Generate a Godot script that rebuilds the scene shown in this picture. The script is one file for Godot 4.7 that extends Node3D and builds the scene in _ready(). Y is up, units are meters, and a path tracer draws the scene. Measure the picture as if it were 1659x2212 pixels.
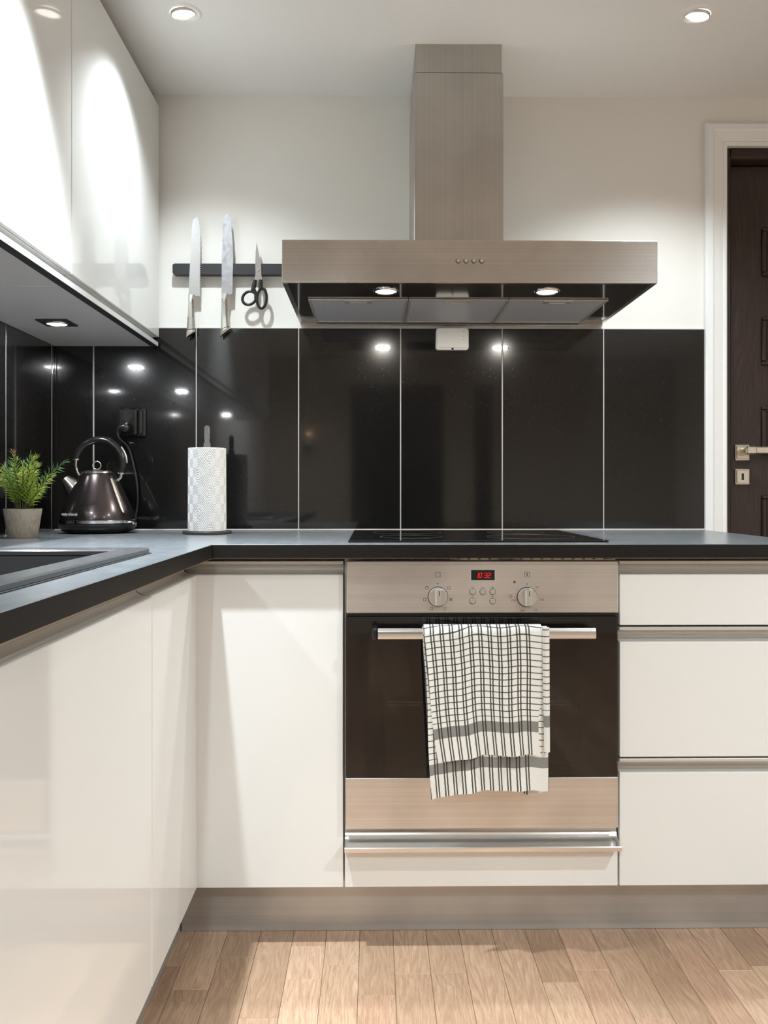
extends Node3D

# ------------------------------------------------------------------ layout (metres, y up, back wall at z = 0, camera at x = 0)
const CEIL := 2.16
const WL := -0.942          # left wall
const WR := 2.6             # right wall
const ZR := 4.7             # rear wall
const TILE := 0.008
const CT := 0.88            # worktop surface
const FZ := 0.64            # face of the back run of fronts
const FX := -0.385          # face of the left run of fronts
const UX := -0.628          # face of the wall cupboard doors
const CZ := 0.67            # worktop front edge, back run
const CX := -0.345          # worktop front edge, left run

var M := {}
var rng := RandomNumberGenerator.new()


# ------------------------------------------------------------------ mesh builder
class MB:
	var v := PackedVector3Array()
	var n := PackedVector3Array()
	var t := PackedVector2Array()

	func tri(a: Vector3, b: Vector3, c: Vector3, na: Vector3, nb: Vector3, nc: Vector3, ua := Vector2(), ub := Vector2(), uc := Vector2()) -> void:
		if (b - a).cross(c - a).length_squared() < 1e-20:
			return
		if (b - a).cross(c - a).dot(na + nb + nc) > 0.0:
			v.append_array([a, c, b]); n.append_array([na, nc, nb]); t.append_array([ua, uc, ub])
		else:
			v.append_array([a, b, c]); n.append_array([na, nb, nc]); t.append_array([ua, ub, uc])

	func quad(a: Vector3, b: Vector3, c: Vector3, d: Vector3, nn: Vector3) -> void:
		tri(a, b, c, nn, nn, nn, Vector2(0, 0), Vector2(1, 0), Vector2(1, 1))
		tri(a, c, d, nn, nn, nn, Vector2(0, 0), Vector2(1, 1), Vector2(0, 1))

	func quadn(p: Array, nn: Array, uv: Array) -> void:
		tri(p[0], p[1], p[2], nn[0], nn[1], nn[2], uv[0], uv[1], uv[2])
		tri(p[0], p[2], p[3], nn[0], nn[2], nn[3], uv[0], uv[2], uv[3])

	# a box with chamfered edges
	func cbox(lo: Vector3, hi: Vector3, ch := 0.0, xf := Transform3D()) -> void:
		var c := (lo + hi) * 0.5
		var h := (hi - lo) * 0.5
		var k := minf(ch, minf(h.x, minf(h.y, h.z)) * 0.98)
		for ax in 3:
			var b1 := (ax + 1) % 3
			var b2 := (ax + 2) % 3
			for s in [-1.0, 1.0]:
				var p := []
				for q in [[-1, -1], [1, -1], [1, 1], [-1, 1]]:
					var w := Vector3()
					w[ax] = s * h[ax]
					w[b1] = q[0] * (h[b1] - k)
					w[b2] = q[1] * (h[b2] - k)
					p.append(xf * (c + w))
				var nn := Vector3()
				nn[ax] = s
				quad(p[0], p[1], p[2], p[3], (xf.basis * nn).normalized())
			if k > 0.0:
				for s1 in [-1.0, 1.0]:
					for s2 in [-1.0, 1.0]:
						var p := []
						for q in [[-1, 0], [1, 0], [1, 1], [-1, 1]]:
							var w := Vector3()
							w[ax] = q[0] * (h[ax] - k)
							w[b1] = s1 * (h[b1] - (k if q[1] == 1 else 0.0))
							w[b2] = s2 * (h[b2] - (0.0 if q[1] == 1 else k))
							p.append(xf * (c + w))
						var nn := Vector3()
						nn[b1] = s1
						nn[b2] = s2
						quad(p[0], p[1], p[2], p[3], (xf.basis * nn).normalized())
		if k > 0.0:
			for sx in [-1.0, 1.0]:
				for sy in [-1.0, 1.0]:
					for sz in [-1.0, 1.0]:
						var s := Vector3(sx, sy, sz)
						var a := xf * (c + s * (h - Vector3(0, k, k)))
						var b := xf * (c + s * (h - Vector3(k, 0, k)))
						var d := xf * (c + s * (h - Vector3(k, k, 0)))
						var nn := (xf.basis * s).normalized()
						tri(a, b, d, nn, nn, nn)

	# a polygon in local xy, extruded along local z from a to b
	func prism(poly: PackedVector2Array, a: float, b: float, xf := Transform3D(), smooth := 35.0) -> void:
		var m := poly.size()
		var area := 0.0
		for i in m:
			area += poly[i].cross(poly[(i + 1) % m])
		var en := []
		for i in m:
			var e := poly[(i + 1) % m] - poly[i]
			var q := Vector2(e.y, -e.x).normalized()
			en.append(q if area > 0 else -q)
		var idx := Geometry2D.triangulate_polygon(poly)
		for z in [a, b]:
			var nn := (xf.basis * Vector3(0, 0, -1 if z == minf(a, b) else 1)).normalized()
			for i in range(0, idx.size(), 3):
				var p := []
				for j in 3:
					p.append(xf * Vector3(poly[idx[i + j]].x, poly[idx[i + j]].y, z))
				tri(p[0], p[1], p[2], nn, nn, nn)
		var lim := cos(deg_to_rad(smooth))
		for i in m:
			var j := (i + 1) % m
			var n0: Vector2 = en[i]
			var n1: Vector2 = en[i]
			var pe: Vector2 = en[(i + m - 1) % m]
			var ne: Vector2 = en[j]
			if pe.dot(n0) > lim:
				n0 = (n0 + pe).normalized()
			if ne.dot(n1) > lim:
				n1 = (n1 + ne).normalized()
			var N0 := (xf.basis * Vector3(n0.x, n0.y, 0)).normalized()
			var N1 := (xf.basis * Vector3(n1.x, n1.y, 0)).normalized()
			quadn([xf * Vector3(poly[i].x, poly[i].y, a), xf * Vector3(poly[j].x, poly[j].y, a), xf * Vector3(poly[j].x, poly[j].y, b), xf * Vector3(poly[i].x, poly[i].y, b)], [N0, N1, N1, N0], [Vector2(0, 0), Vector2(1, 0), Vector2(1, 1), Vector2(0, 1)])

	# a profile of (radius, height) turned round local y
	func lathe(prof: PackedVector2Array, segs := 48, xf := Transform3D(), from := 0.0, to := TAU) -> void:
		var m := prof.size()
		var en := []
		var run := [0.0]
		for i in m - 1:
			var e := prof[i + 1] - prof[i]
			en.append(Vector2(e.y, -e.x).normalized())
			run.append(run[-1] + e.length())
		for i in m - 1:
			var n0: Vector2 = en[i]
			var n1: Vector2 = en[i]
			if i > 0 and en[i - 1].dot(n0) > 0.75:
				n0 = (n0 + en[i - 1]).normalized()
			if i < m - 2 and en[i + 1].dot(n1) > 0.75:
				n1 = (n1 + en[i + 1]).normalized()
			for s in segs:
				var p := []
				var nn := []
				var uv := []
				for q in [[s, 0], [s + 1, 0], [s + 1, 1], [s, 1]]:
					var a: float = from + (to - from) * q[0] / float(segs)
					var r: Vector2 = prof[i + q[1]]
					var k: Vector2 = n0 if q[1] == 0 else n1
					p.append(xf * Vector3(r.x * cos(a), r.y, r.x * sin(a)))
					nn.append((xf.basis * Vector3(k.x * cos(a), k.y, k.x * sin(a))).normalized())
					uv.append(Vector2(q[0] / float(segs), run[i + q[1]] / run[-1]))
				quadn(p, nn, uv)

	# a round bar along points; radii may differ, squash flattens it along the given axis
	func tube(pts: Array, radii: Array, segs := 12, flat := 1.0, side := Vector3.ZERO) -> void:
		var m := pts.size()
		var fr := []
		var prev := side if side != Vector3.ZERO else Vector3(0.31, 0.17, 0.93)
		for i in m:
			var d: Vector3 = (pts[mini(i + 1, m - 1)] - pts[maxi(i - 1, 0)]).normalized()
			var u := (prev - d * prev.dot(d))
			if u.length() < 1e-4:
				u = d.cross(Vector3.UP if absf(d.y) < 0.9 else Vector3.RIGHT)
			u = u.normalized()
			prev = u
			fr.append([u, d.cross(u).normalized(), d])
		for i in m - 1:
			for s in segs:
				var p := []
				var nn := []
				for q in [[i, s], [i, s + 1], [i + 1, s + 1], [i + 1, s]]:
					var a: float = TAU * q[1] / segs
					var f: Array = fr[q[0]]
					var r: float = radii[q[0]] if radii.size() > 1 else radii[0]
					p.append(pts[q[0]] + (f[0] * cos(a) * flat + f[1] * sin(a)) * r)
					nn.append((f[0] * cos(a) + f[1] * sin(a) * flat).normalized())
				quadn(p, nn, [Vector2(), Vector2(1, 0), Vector2(1, 1), Vector2(0, 1)])
		for e in [0, m - 1]:
			var f: Array = fr[e]
			var nn: Vector3 = f[2] if e else -f[2]
			var r: float = radii[e] if radii.size() > 1 else radii[0]
			for s in segs:
				var a := TAU * s / segs
				var b := TAU * (s + 1) / segs
				tri(pts[e], pts[e] + (f[0] * cos(a) * flat + f[1] * sin(a)) * r, pts[e] + (f[0] * cos(b) * flat + f[1] * sin(b)) * r, nn, nn, nn)

	func ring(c: Vector3, ax: Vector3, u: Vector3, w: Vector3, r: float, segs := 40, rs := 10) -> void:
		# torus-like loop c + u cos + w sin (u, w are half axes)
		for i in segs:
			for s in rs:
				var p := []
				var nn := []
				for q in [[i, s], [i, s + 1], [i + 1, s + 1], [i + 1, s]]:
					var a: float = TAU * q[0] / segs
					var b: float = TAU * q[1] / rs
					var o := (u.normalized() * cos(a) / u.length() + w.normalized() * sin(a) / w.length()).normalized()
					var k := o * cos(b) + ax * sin(b)
					p.append(c + u * cos(a) + w * sin(a) + k * r)
					nn.append(k)
				quadn(p, nn, [Vector2(), Vector2(), Vector2(), Vector2()])

	func sheet(P: Array, uv: Array, thick: float) -> void:
		# P[i][j] points of a cloth; both faces and the edges
		var a := P.size()
		var b: int = P[0].size()
		var N := []
		for i in a:
			var row := []
			for j in b:
				var du: Vector3 = P[mini(i + 1, a - 1)][j] - P[maxi(i - 1, 0)][j]
				var dv: Vector3 = P[i][mini(j + 1, b - 1)] - P[i][maxi(j - 1, 0)]
				row.append(du.cross(dv).normalized())
			N.append(row)
		for s in [1.0, -1.0]:
			for i in a - 1:
				for j in b - 1:
					var p := []
					var nn := []
					var t2 := []
					for q in [[i, j], [i + 1, j], [i + 1, j + 1], [i, j + 1]]:
						p.append(P[q[0]][q[1]] + N[q[0]][q[1]] * s * thick * 0.5)
						nn.append(N[q[0]][q[1]] * s)
						t2.append(uv[q[0]][q[1]])
					quadn(p, nn, t2)
		var rim := []
		for i in a: rim.append([i, 0])
		for j in range(1, b): rim.append([a - 1, j])
		for i in range(a - 2, -1, -1): rim.append([i, b - 1])
		for j in range(b - 2, 0, -1): rim.append([0, j])
		var mid: Vector3 = P[a / 2][b / 2]
		for k in rim.size():
			var q: Array = rim[k]
			var r: Array = rim[(k + 1) % rim.size()]
			var p0: Vector3 = P[q[0]][q[1]]
			var p1: Vector3 = P[r[0]][r[1]]
			var n0: Vector3 = N[q[0]][q[1]] * thick * 0.5
			var n1: Vector3 = N[r[0]][r[1]] * thick * 0.5
			var o := (p1 - p0).cross(n0).normalized()
			if o.dot(p0 - mid) < 0: o = -o
			quadn([p0 - n0, p1 - n1, p1 + n1, p0 + n0], [o, o, o, o], [uv[q[0]][q[1]], uv[r[0]][r[1]], uv[r[0]][r[1]], uv[q[0]][q[1]]])

	func mesh(off := Vector3.ZERO) -> ArrayMesh:
		var w := v
		if off != Vector3.ZERO:
			w = PackedVector3Array()
			w.resize(v.size())
			for i in v.size():
				w[i] = v[i] - off
		var arr := []
		arr.resize(Mesh.ARRAY_MAX)
		arr[Mesh.ARRAY_VERTEX] = w
		arr[Mesh.ARRAY_NORMAL] = n
		arr[Mesh.ARRAY_TEX_UV] = t
		var am := ArrayMesh.new()
		am.add_surface_from_arrays(Mesh.PRIMITIVE_TRIANGLES, arr)
		return am


# ------------------------------------------------------------------ scene helpers
func thing(called: String, label: String, category: String, at := Vector3.ZERO, group := "") -> Node3D:
	var o := Node3D.new()
	o.name = called
	add_child(o, true)
	o.position = at
	o.set_meta("label", label)
	o.set_meta("category", category)
	if group: o.set_meta("group", group)
	return o


func place(parent: Node, called: String, mesh: Mesh, m: Material, at := Vector3.ZERO) -> MeshInstance3D:
	var o := MeshInstance3D.new()
	o.name = called
	o.mesh = mesh
	o.material_override = m
	o.position = at
	o.cast_shadow = GeometryInstance3D.SHADOW_CASTING_SETTING_ON
	parent.add_child(o, true)
	return o


# shapes are drawn in room coordinates; they are stored relative to their thing
func part(parent: Node, called: String, b: MB, m: Material) -> MeshInstance3D:
	var off := Vector3.ZERO
	var q := parent
	while q != self and q is Node3D:
		off += q.position
		q = q.get_parent()
	return place(parent, called, b.mesh(off), m)


func struct(called: String, b: MB, m: Material, parent: Node = self) -> MeshInstance3D:
	var o := part(parent, called, b, m)
	if parent == self:
		o.set_meta("kind", "structure")
	return o


func box(lo: Vector3, hi: Vector3, ch := 0.0) -> MB:
	var b := MB.new()
	b.cbox(lo, hi, ch)
	return b


func lathe_at(c: Vector3, prof: Array, segs := 48) -> MB:
	var b := MB.new()
	b.lathe(PackedVector2Array(prof), segs, Transform3D(Basis(), c))
	return b


# a turned shape whose axis points along +z
func knob_at(c: Vector3, prof: Array, segs := 40) -> MB:
	var b := MB.new()
	b.lathe(PackedVector2Array(prof), segs, Transform3D(Basis(Vector3(1, 0, 0), Vector3(0, 0, 1), Vector3(0, -1, 0)), c))
	return b


func V(a: Array) -> PackedVector2Array:
	var p := PackedVector2Array()
	for i in range(0, a.size(), 2):
		p.append(Vector2(a[i], a[i + 1]))
	return p


# frame: local x -> out, local y -> up, local z -> along
func run_back() -> Transform3D:
	return Transform3D(Basis(Vector3(0, 0, 1), Vector3(0, 1, 0), Vector3(1, 0, 0)), Vector3.ZERO)


func run_left() -> Transform3D:
	return Transform3D(Basis(Vector3(1, 0, 0), Vector3(0, 1, 0), Vector3(0, 0, 1)), Vector3.ZERO)


func label_mesh(s: String, height: float, depth := 0.0003, font := "Droid Sans") -> TextMesh:
	var tm := TextMesh.new()
	var f := SystemFont.new()
	f.font_names = PackedStringArray([font])
	tm.font = f
	tm.text = s
	tm.font_size = 64
	tm.pixel_size = height / 46.0
	tm.depth = depth
	tm.curve_step = 1.0
	return tm


# ------------------------------------------------------------------ materials
func mat(key: String, r: float, g: float, b: float, rough: float, metal := 0.0, spec := 0.5) -> StandardMaterial3D:
	var m := StandardMaterial3D.new()
	m.resource_name = key
	m.albedo_color = Color(r, g, b).linear_to_srgb()
	m.roughness = rough
	m.metallic = metal
	m.metallic_specular = spec
	M[key] = m
	return m


func noise(sd: int, freq: float, oct := 3) -> FastNoiseLite:
	var f := FastNoiseLite.new()
	f.seed = sd
	f.frequency = freq
	f.noise_type = FastNoiseLite.TYPE_SIMPLEX_SMOOTH
	f.fractal_octaves = oct
	return f


func tex(im: Image) -> ImageTexture:
	return ImageTexture.create_from_image(im)


func paint(w: int, h: int, f: Callable) -> Image:
	var im := Image.create(w, h, false, Image.FORMAT_RGB8)
	for y in h:
		for x in w:
			im.set_pixel(x, y, f.call(x, y))
	return im


# value that repeats with the texture's width and height
func wrapped(nz: FastNoiseLite, x: float, y: float, w: float, h: float, sx: float, sy: float) -> float:
	var a := TAU * x / w
	var b := TAU * y / h
	return nz.get_noise_3d(cos(a) * sx + 40.0 * sin(b) * 0.0, sin(a) * sx, 0.0) if sy == 0.0 else nz.get_noise_3d(cos(a) * sx + cos(b) * sy * 0.37, sin(a) * sx + 13.0, sin(b) * sy)


func triplanar(m: StandardMaterial3D, sc: Vector3, world := false) -> void:
	m.uv1_triplanar = true
	m.uv1_world_triplanar = world
	m.uv1_scale = sc
	m.uv1_triplanar_sharpness = 8.0


func wood(sd: int, dark: Color, light: Color, w := 256, h := 768) -> ImageTexture:
	var a := noise(sd, 0.05, 4)
	var b := noise(sd + 5, 0.012, 2)
	var c := noise(sd + 9, 0.35, 2)
	return tex(paint(w, h, func(x, y):
		var wob := b.get_noise_2d(x * 0.8, y * 0.16) * 26.0
		var g := a.get_noise_2d((x + wob) * 2.6, y * 0.16)
		var rings := 0.5 + 0.5 * sin((x + wob * 1.7) * 0.42 + g * 2.0)
		var pore := c.get_noise_2d(x * 2.2, y * 0.06)
		var k := clampf(0.6 + g * 0.42 + (rings - 0.5) * 0.14 - maxf(pore - 0.2, 0.0) * 0.8, 0.0, 1.0)
		return dark.lerp(light, k)))


func materials() -> void:
	# plain surfaces
	var paintn := noise(3, 0.2, 3)
	var pt := tex(paint(256, 256, func(x, y):
		var k := 0.5 + 0.5 * paintn.get_noise_2d(x, y)
		return Color(k, k, k)))
	for w in [["wall", 0.82, 0.795, 0.75], ["ceiling", 0.84, 0.825, 0.80], ["trim", 0.86, 0.855, 0.84]]:
		var m := mat(w[0], w[1], w[2], w[3], 0.75 if w[0] != "trim" else 0.35)
		if w[0] != "trim":
			m.heightmap_enabled = true
			m.heightmap_texture = pt
			m.heightmap_scale = 0.02
			triplanar(m, Vector3(6, 6, 6), true)
	mat("grout", 0.50, 0.49, 0.47, 0.7)
	mat("gloss_white", 0.82, 0.815, 0.79, 0.06)
	mat("carcass", 0.72, 0.70, 0.66, 0.35)
	mat("under_panel", 0.82, 0.80, 0.77, 0.28)
	mat("wood_core", 0.30, 0.16, 0.08, 0.6)
	mat("profile", 0.66, 0.64, 0.605, 0.34, 0.45)
	mat("profile_bright", 0.78, 0.77, 0.75, 0.22, 0.9)
	mat("rail_white", 0.74, 0.74, 0.73, 0.3)
	mat("black_gap", 0.012, 0.011, 0.010, 0.7)
	mat("black_plastic", 0.013, 0.013, 0.013, 0.22)
	mat("black_rubber", 0.022, 0.022, 0.024, 0.55)
	mat("charcoal", 0.045, 0.046, 0.048, 0.45)
	mat("white_plastic", 0.74, 0.73, 0.70, 0.4)
	mat("chrome", 0.80, 0.79, 0.77, 0.08, 1.0)
	mat("satin_nickel", 0.70, 0.63, 0.53, 0.28, 1.0)
	mat("knob_silver", 0.72, 0.71, 0.67, 0.3, 0.85)
	mat("print", 0.09, 0.08, 0.075, 0.5)
	mat("white_print", 0.75, 0.75, 0.75, 0.4)
	mat("night", 0.010, 0.012, 0.016, 0.08)
	mat("led_red", 0.02, 0.005, 0.005, 0.3)
	M.led_red.emission_enabled = true
	M.led_red.emission = Color(1.0, 0.03, 0.12)
	M.led_red.emission_energy_multiplier = 1.1
	mat("pilot_red", 0.25, 0.01, 0.015, 0.25)
	mat("soil", 0.03, 0.02, 0.013, 0.9)
	mat("enamel", 0.14, 0.13, 0.12, 0.35)
	for e in [["lamp_glow", Color(1, 0.97, 0.92), 3.2], ["led_glow", Color(1, 0.98, 0.96), 14.0], ["flame_glow", Color(1, 0.8, 0.6), 1.5]]:
		var m := mat(e[0], 0.9, 0.9, 0.9, 0.4)
		m.emission_enabled = true
		m.emission = e[1]
		m.emission_energy_multiplier = e[2]
	var gl := mat("oven_glass", 0.010, 0.008, 0.0075, 0.03)
	gl.transparency = BaseMaterial3D.TRANSPARENCY_ALPHA
	gl.albedo_color.a = 0.5
	mat("oven_black", 0.010, 0.0085, 0.008, 0.05)
	mat("hob_glass", 0.010, 0.010, 0.011, 0.07)

	# black polished composite tile: glossy, with pits and pale grains
	var cell := FastNoiseLite.new()
	cell.seed = 11
	cell.noise_type = FastNoiseLite.TYPE_CELLULAR
	cell.frequency = 0.115
	cell.cellular_return_type = FastNoiseLite.RETURN_CELL_VALUE
	var fine := noise(14, 0.4, 2)
	var kinds := PackedFloat32Array()
	kinds.resize(512 * 512)
	for y in 512:
		for x in 512:
			kinds[y * 512 + x] = cell.get_noise_2d(x, y)
	var ti := tex(paint(512, 512, func(x, y):
		var c := kinds[y * 512 + x]
		var f := fine.get_noise_2d(x, y)
		var k := 0.070 + 0.03 * f
		if c > 0.985: k = 0.32
		elif c > 0.55: k = 0.092
		elif c < -0.66: k = 0.02
		return Color(k, k * 0.99, k * 0.985)))
	var tr := tex(paint(512, 512, func(x, y):
		var c := kinds[y * 512 + x]
		var k := 0.19
		if c < -0.66: k = 0.34
		elif c > 0.7: k = 0.17
		return Color(k, k, k)))
	var m := mat("tile", 1, 1, 1, 1.0, 0.0, 0.37)
	m.albedo_texture = ti
	m.roughness_texture = tr
	m.clearcoat_enabled = true
	m.clearcoat = 1.0
	m.clearcoat_roughness = 0.05
	triplanar(m, Vector3(2.6, 2.6, 2.6), true)

	# worktop laminate
	var wn := noise(21, 0.02, 4)
	var wf := noise(22, 0.5, 2)
	var wi := tex(paint(512, 512, func(x, y):
		var k := 0.44 + 0.05 * wn.get_noise_2d(x * 2.2, y * 0.8) + 0.03 * wf.get_noise_2d(x, y)
		return Color(k * 0.96, k * 1.0, k * 1.04)))
	m = mat("worktop", 1, 1, 1, 0.27)
	m.albedo_texture = wi
	triplanar(m, Vector3(1.3, 1.3, 1.3), true)
	mat("worktop_edge", 0.012, 0.0105, 0.0098, 0.5, 0.0, 0.3)
	mat("sink", 0.085, 0.087, 0.092, 0.24)

	# brushed steel
	# fine lines along the rolling direction and faint wiped smears; a texture covers 1.67 m
	var sm := noise(33, 0.008, 4)
	var lines := PackedFloat32Array()
	for i in 1024:
		lines.append(rng.randf() * 2.0 - 1.0)
	var brushed := func(across: bool) -> ImageTexture:
		return tex(paint(1024, 1024, func(x, y):
			var s := lines[y] if across else lines[x]
			var k := clampf(0.93 + 0.022 * s + 0.05 * sm.get_noise_2d(x, y), 0.0, 1.0)
			return Color(k, k, k * 0.995)))
	var wiped := tex(paint(512, 512, func(x, y):
		var k := clampf(0.8 + 0.12 * sm.get_noise_2d(x * 1.4 + 300.0, y * 1.4), 0.3, 1.0)
		return Color(k, k, k)))
	var lying: ImageTexture = brushed.call(true)
	var upright: ImageTexture = brushed.call(false)
	for d in [["steel", true, 0.64, 0.605, 0.57, 0.34], ["steel_up", false, 0.58, 0.55, 0.515, 0.40], ["plinth", true, 0.60, 0.585, 0.57, 0.50], ["oven_steel", true, 0.80, 0.76, 0.73, 0.38]]:
		m = mat(d[0], d[2], d[3], d[4], d[5], 0.6 if d[0] == "plinth" else 0.8 if d[0] == "oven_steel" else 0.95)
		m.albedo_texture = lying if d[1] else upright
		m.roughness_texture = wiped
		triplanar(m, Vector3(0.6, 0.6, 0.6), true)
		m.uv1_offset = Vector3(0.36, 0.18, 0.06)
	mat("steel_mirror", 0.36, 0.345, 0.33, 0.09, 1.0)

	# hood grease filter: fine expanded mesh
	var fi := tex(paint(64, 64, func(x, y):
		var u := fposmod(x / 32.0 + (0.5 if y >= 32 else 0.0), 1.0) - 0.5
		var w := fposmod(y / 32.0, 1.0) - 0.5
		var k := 0.5 if absf(u) * 1.1 + absf(w) * 1.1 < 0.42 else 1.0
		return Color(k, k, k)))
	m = mat("filter_mesh", 0.88, 0.89, 0.92, 0.45, 0.15)
	m.albedo_texture = fi
	m.heightmap_enabled = true
	m.heightmap_texture = fi
	m.heightmap_scale = 0.06
	triplanar(m, Vector3(110, 110, 110), true)

	# oak floor: a few tones that share two grain pictures
	var oak := [wood(41, Color(0.61, 0.475, 0.375), Color(0.81, 0.695, 0.59)), wood(47, Color(0.63, 0.495, 0.395), Color(0.83, 0.715, 0.61))]
	for i in 6:
		m = mat("oak%d" % i, 1, 1, 1, 0.38)
		var k: float = [1.0, 0.9, 0.96, 0.86, 1.04, 0.93][i]
		m.albedo_color = Color(k, k * [1.0, 0.985, 0.99, 0.975, 1.0, 0.97][i], k * [1.0, 0.97, 0.985, 0.95, 1.01, 0.96][i])
		m.albedo_texture = oak[i % 2]
		triplanar(m, Vector3(5.5, 1.6, 1.6))
		m.uv1_offset = Vector3(0.17 * i, 0.0, 0.31 * i)
	m = mat("floor_base", 0.16, 0.10, 0.06, 0.6)

	var wen := wood(53, Color(0.085, 0.045, 0.032), Color(0.25, 0.165, 0.13))
	m = mat("wenge", 1, 1, 1, 0.33)
	m.albedo_texture = wen
	triplanar(m, Vector3(4.0, 0.9, 4.0), true)
	var potw := wood(59, Color(0.50, 0.46, 0.41), Color(0.74, 0.70, 0.64))
	m = mat("pot_wood", 1, 1, 1, 0.75)
	m.albedo_texture = potw
	triplanar(m, Vector3(9.0, 5.0, 9.0))

	# kettle enamel, dark pearl over steel
	m = mat("kettle", 0.08, 0.065, 0.066, 0.26, 0.9)
	m.clearcoat_enabled = true
	m.clearcoat = 0.5
	m.clearcoat_roughness = 0.12

	mat("kitchen_paper", 0.86, 0.86, 0.85, 0.85)
	mat("paper_end", 0.82, 0.81, 0.79, 0.9)

	# tea towel weave, 0.5 mm a pixel, row 0 is the hem
	var tn := noise(61, 0.4, 2)
	var tw := paint(540, 780, func(x, y):
		var base := 0.90 + 0.03 * tn.get_noise_2d(x * 2.0, y * 2.0)
		var c := Color(base, base * 0.995, base * 0.965)
		var ink := Color(0.13, 0.125, 0.115)
		var weave := 0.5 + 0.5 * tn.get_noise_2d(x * 6.0, y * 6.0)
		if y > 96 and y < 142:
			c = c.lerp(Color(0.44, 0.43, 0.41), 0.8 + 0.25 * (weave - 0.5))
		if y > 160 and (y - 160) % 26 < 4:
			c = c.lerp(ink, 0.72)
		var p := int(x + 4.0 * sin(y * 0.011)) % 40
		if x < 462 and (p < 6 or (p >= 12 and p < 18)):
			c = c.lerp(ink, 0.78 + 0.2 * (weave - 0.5))
		return c)
	m = mat("tea_towel", 1, 1, 1, 0.9)
	m.albedo_texture = tex(tw)
	m.rim_enabled = true
	m.rim = 0.3

	# foliage
	var greens := [[0.27, 0.42, 0.05], [0.42, 0.54, 0.07], [0.10, 0.27, 0.09], [0.52, 0.60, 0.10], [0.16, 0.33, 0.11]]
	for i in 5:
		m = mat("needle%d" % i, greens[i][0], greens[i][1], greens[i][2], 0.5)
		m.backlight_enabled = true
		m.backlight = Color(0.25, 0.3, 0.05)
	mat("needle_red", 0.42, 0.13, 0.07, 0.5)
	mat("stem", 0.10, 0.11, 0.03, 0.7)


# ------------------------------------------------------------------ main
func _ready() -> void:
	rng.seed = 20
	# camera: straight at the back wall, lens shifted, turned 0.7 degrees
	var cam := Camera3D.new()
	cam.name = "camera"
	add_child(cam)
	cam.position = Vector3(0, 0.99, 2.456)
	cam.rotation_degrees = Vector3(0, -0.7, 0)
	cam.projection = Camera3D.PROJECTION_FRUSTUM
	cam.near = 0.05
	cam.far = 30.0
	cam.size = 2212.0 / 1800.0 * cam.near
	cam.frustum_offset = Vector2(0, -41.0 / 1800.0 * cam.near)
	cam.current = true
	var we := WorldEnvironment.new()
	we.name = "environment"
	var env := Environment.new()
	env.background_mode = Environment.BG_COLOR
	env.background_color = Color(0.02, 0.025, 0.04)
	env.tonemap_mode = Environment.TONE_MAPPER_LINEAR
	env.tonemap_exposure = 1.04
	env.sdfgi_enabled = true
	env.ssao_enabled = true
	env.ssil_enabled = true
	we.environment = env
	add_child(we)

	materials()
	shell()
	door()
	downlights()
	worktop()
	base_units()
	wall_units()
	oven()
	tea_towel()
	hood()
	hob()
	knives()
	kettle()
	plant()
	paper()
	small_things()
	rear_room()


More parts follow.
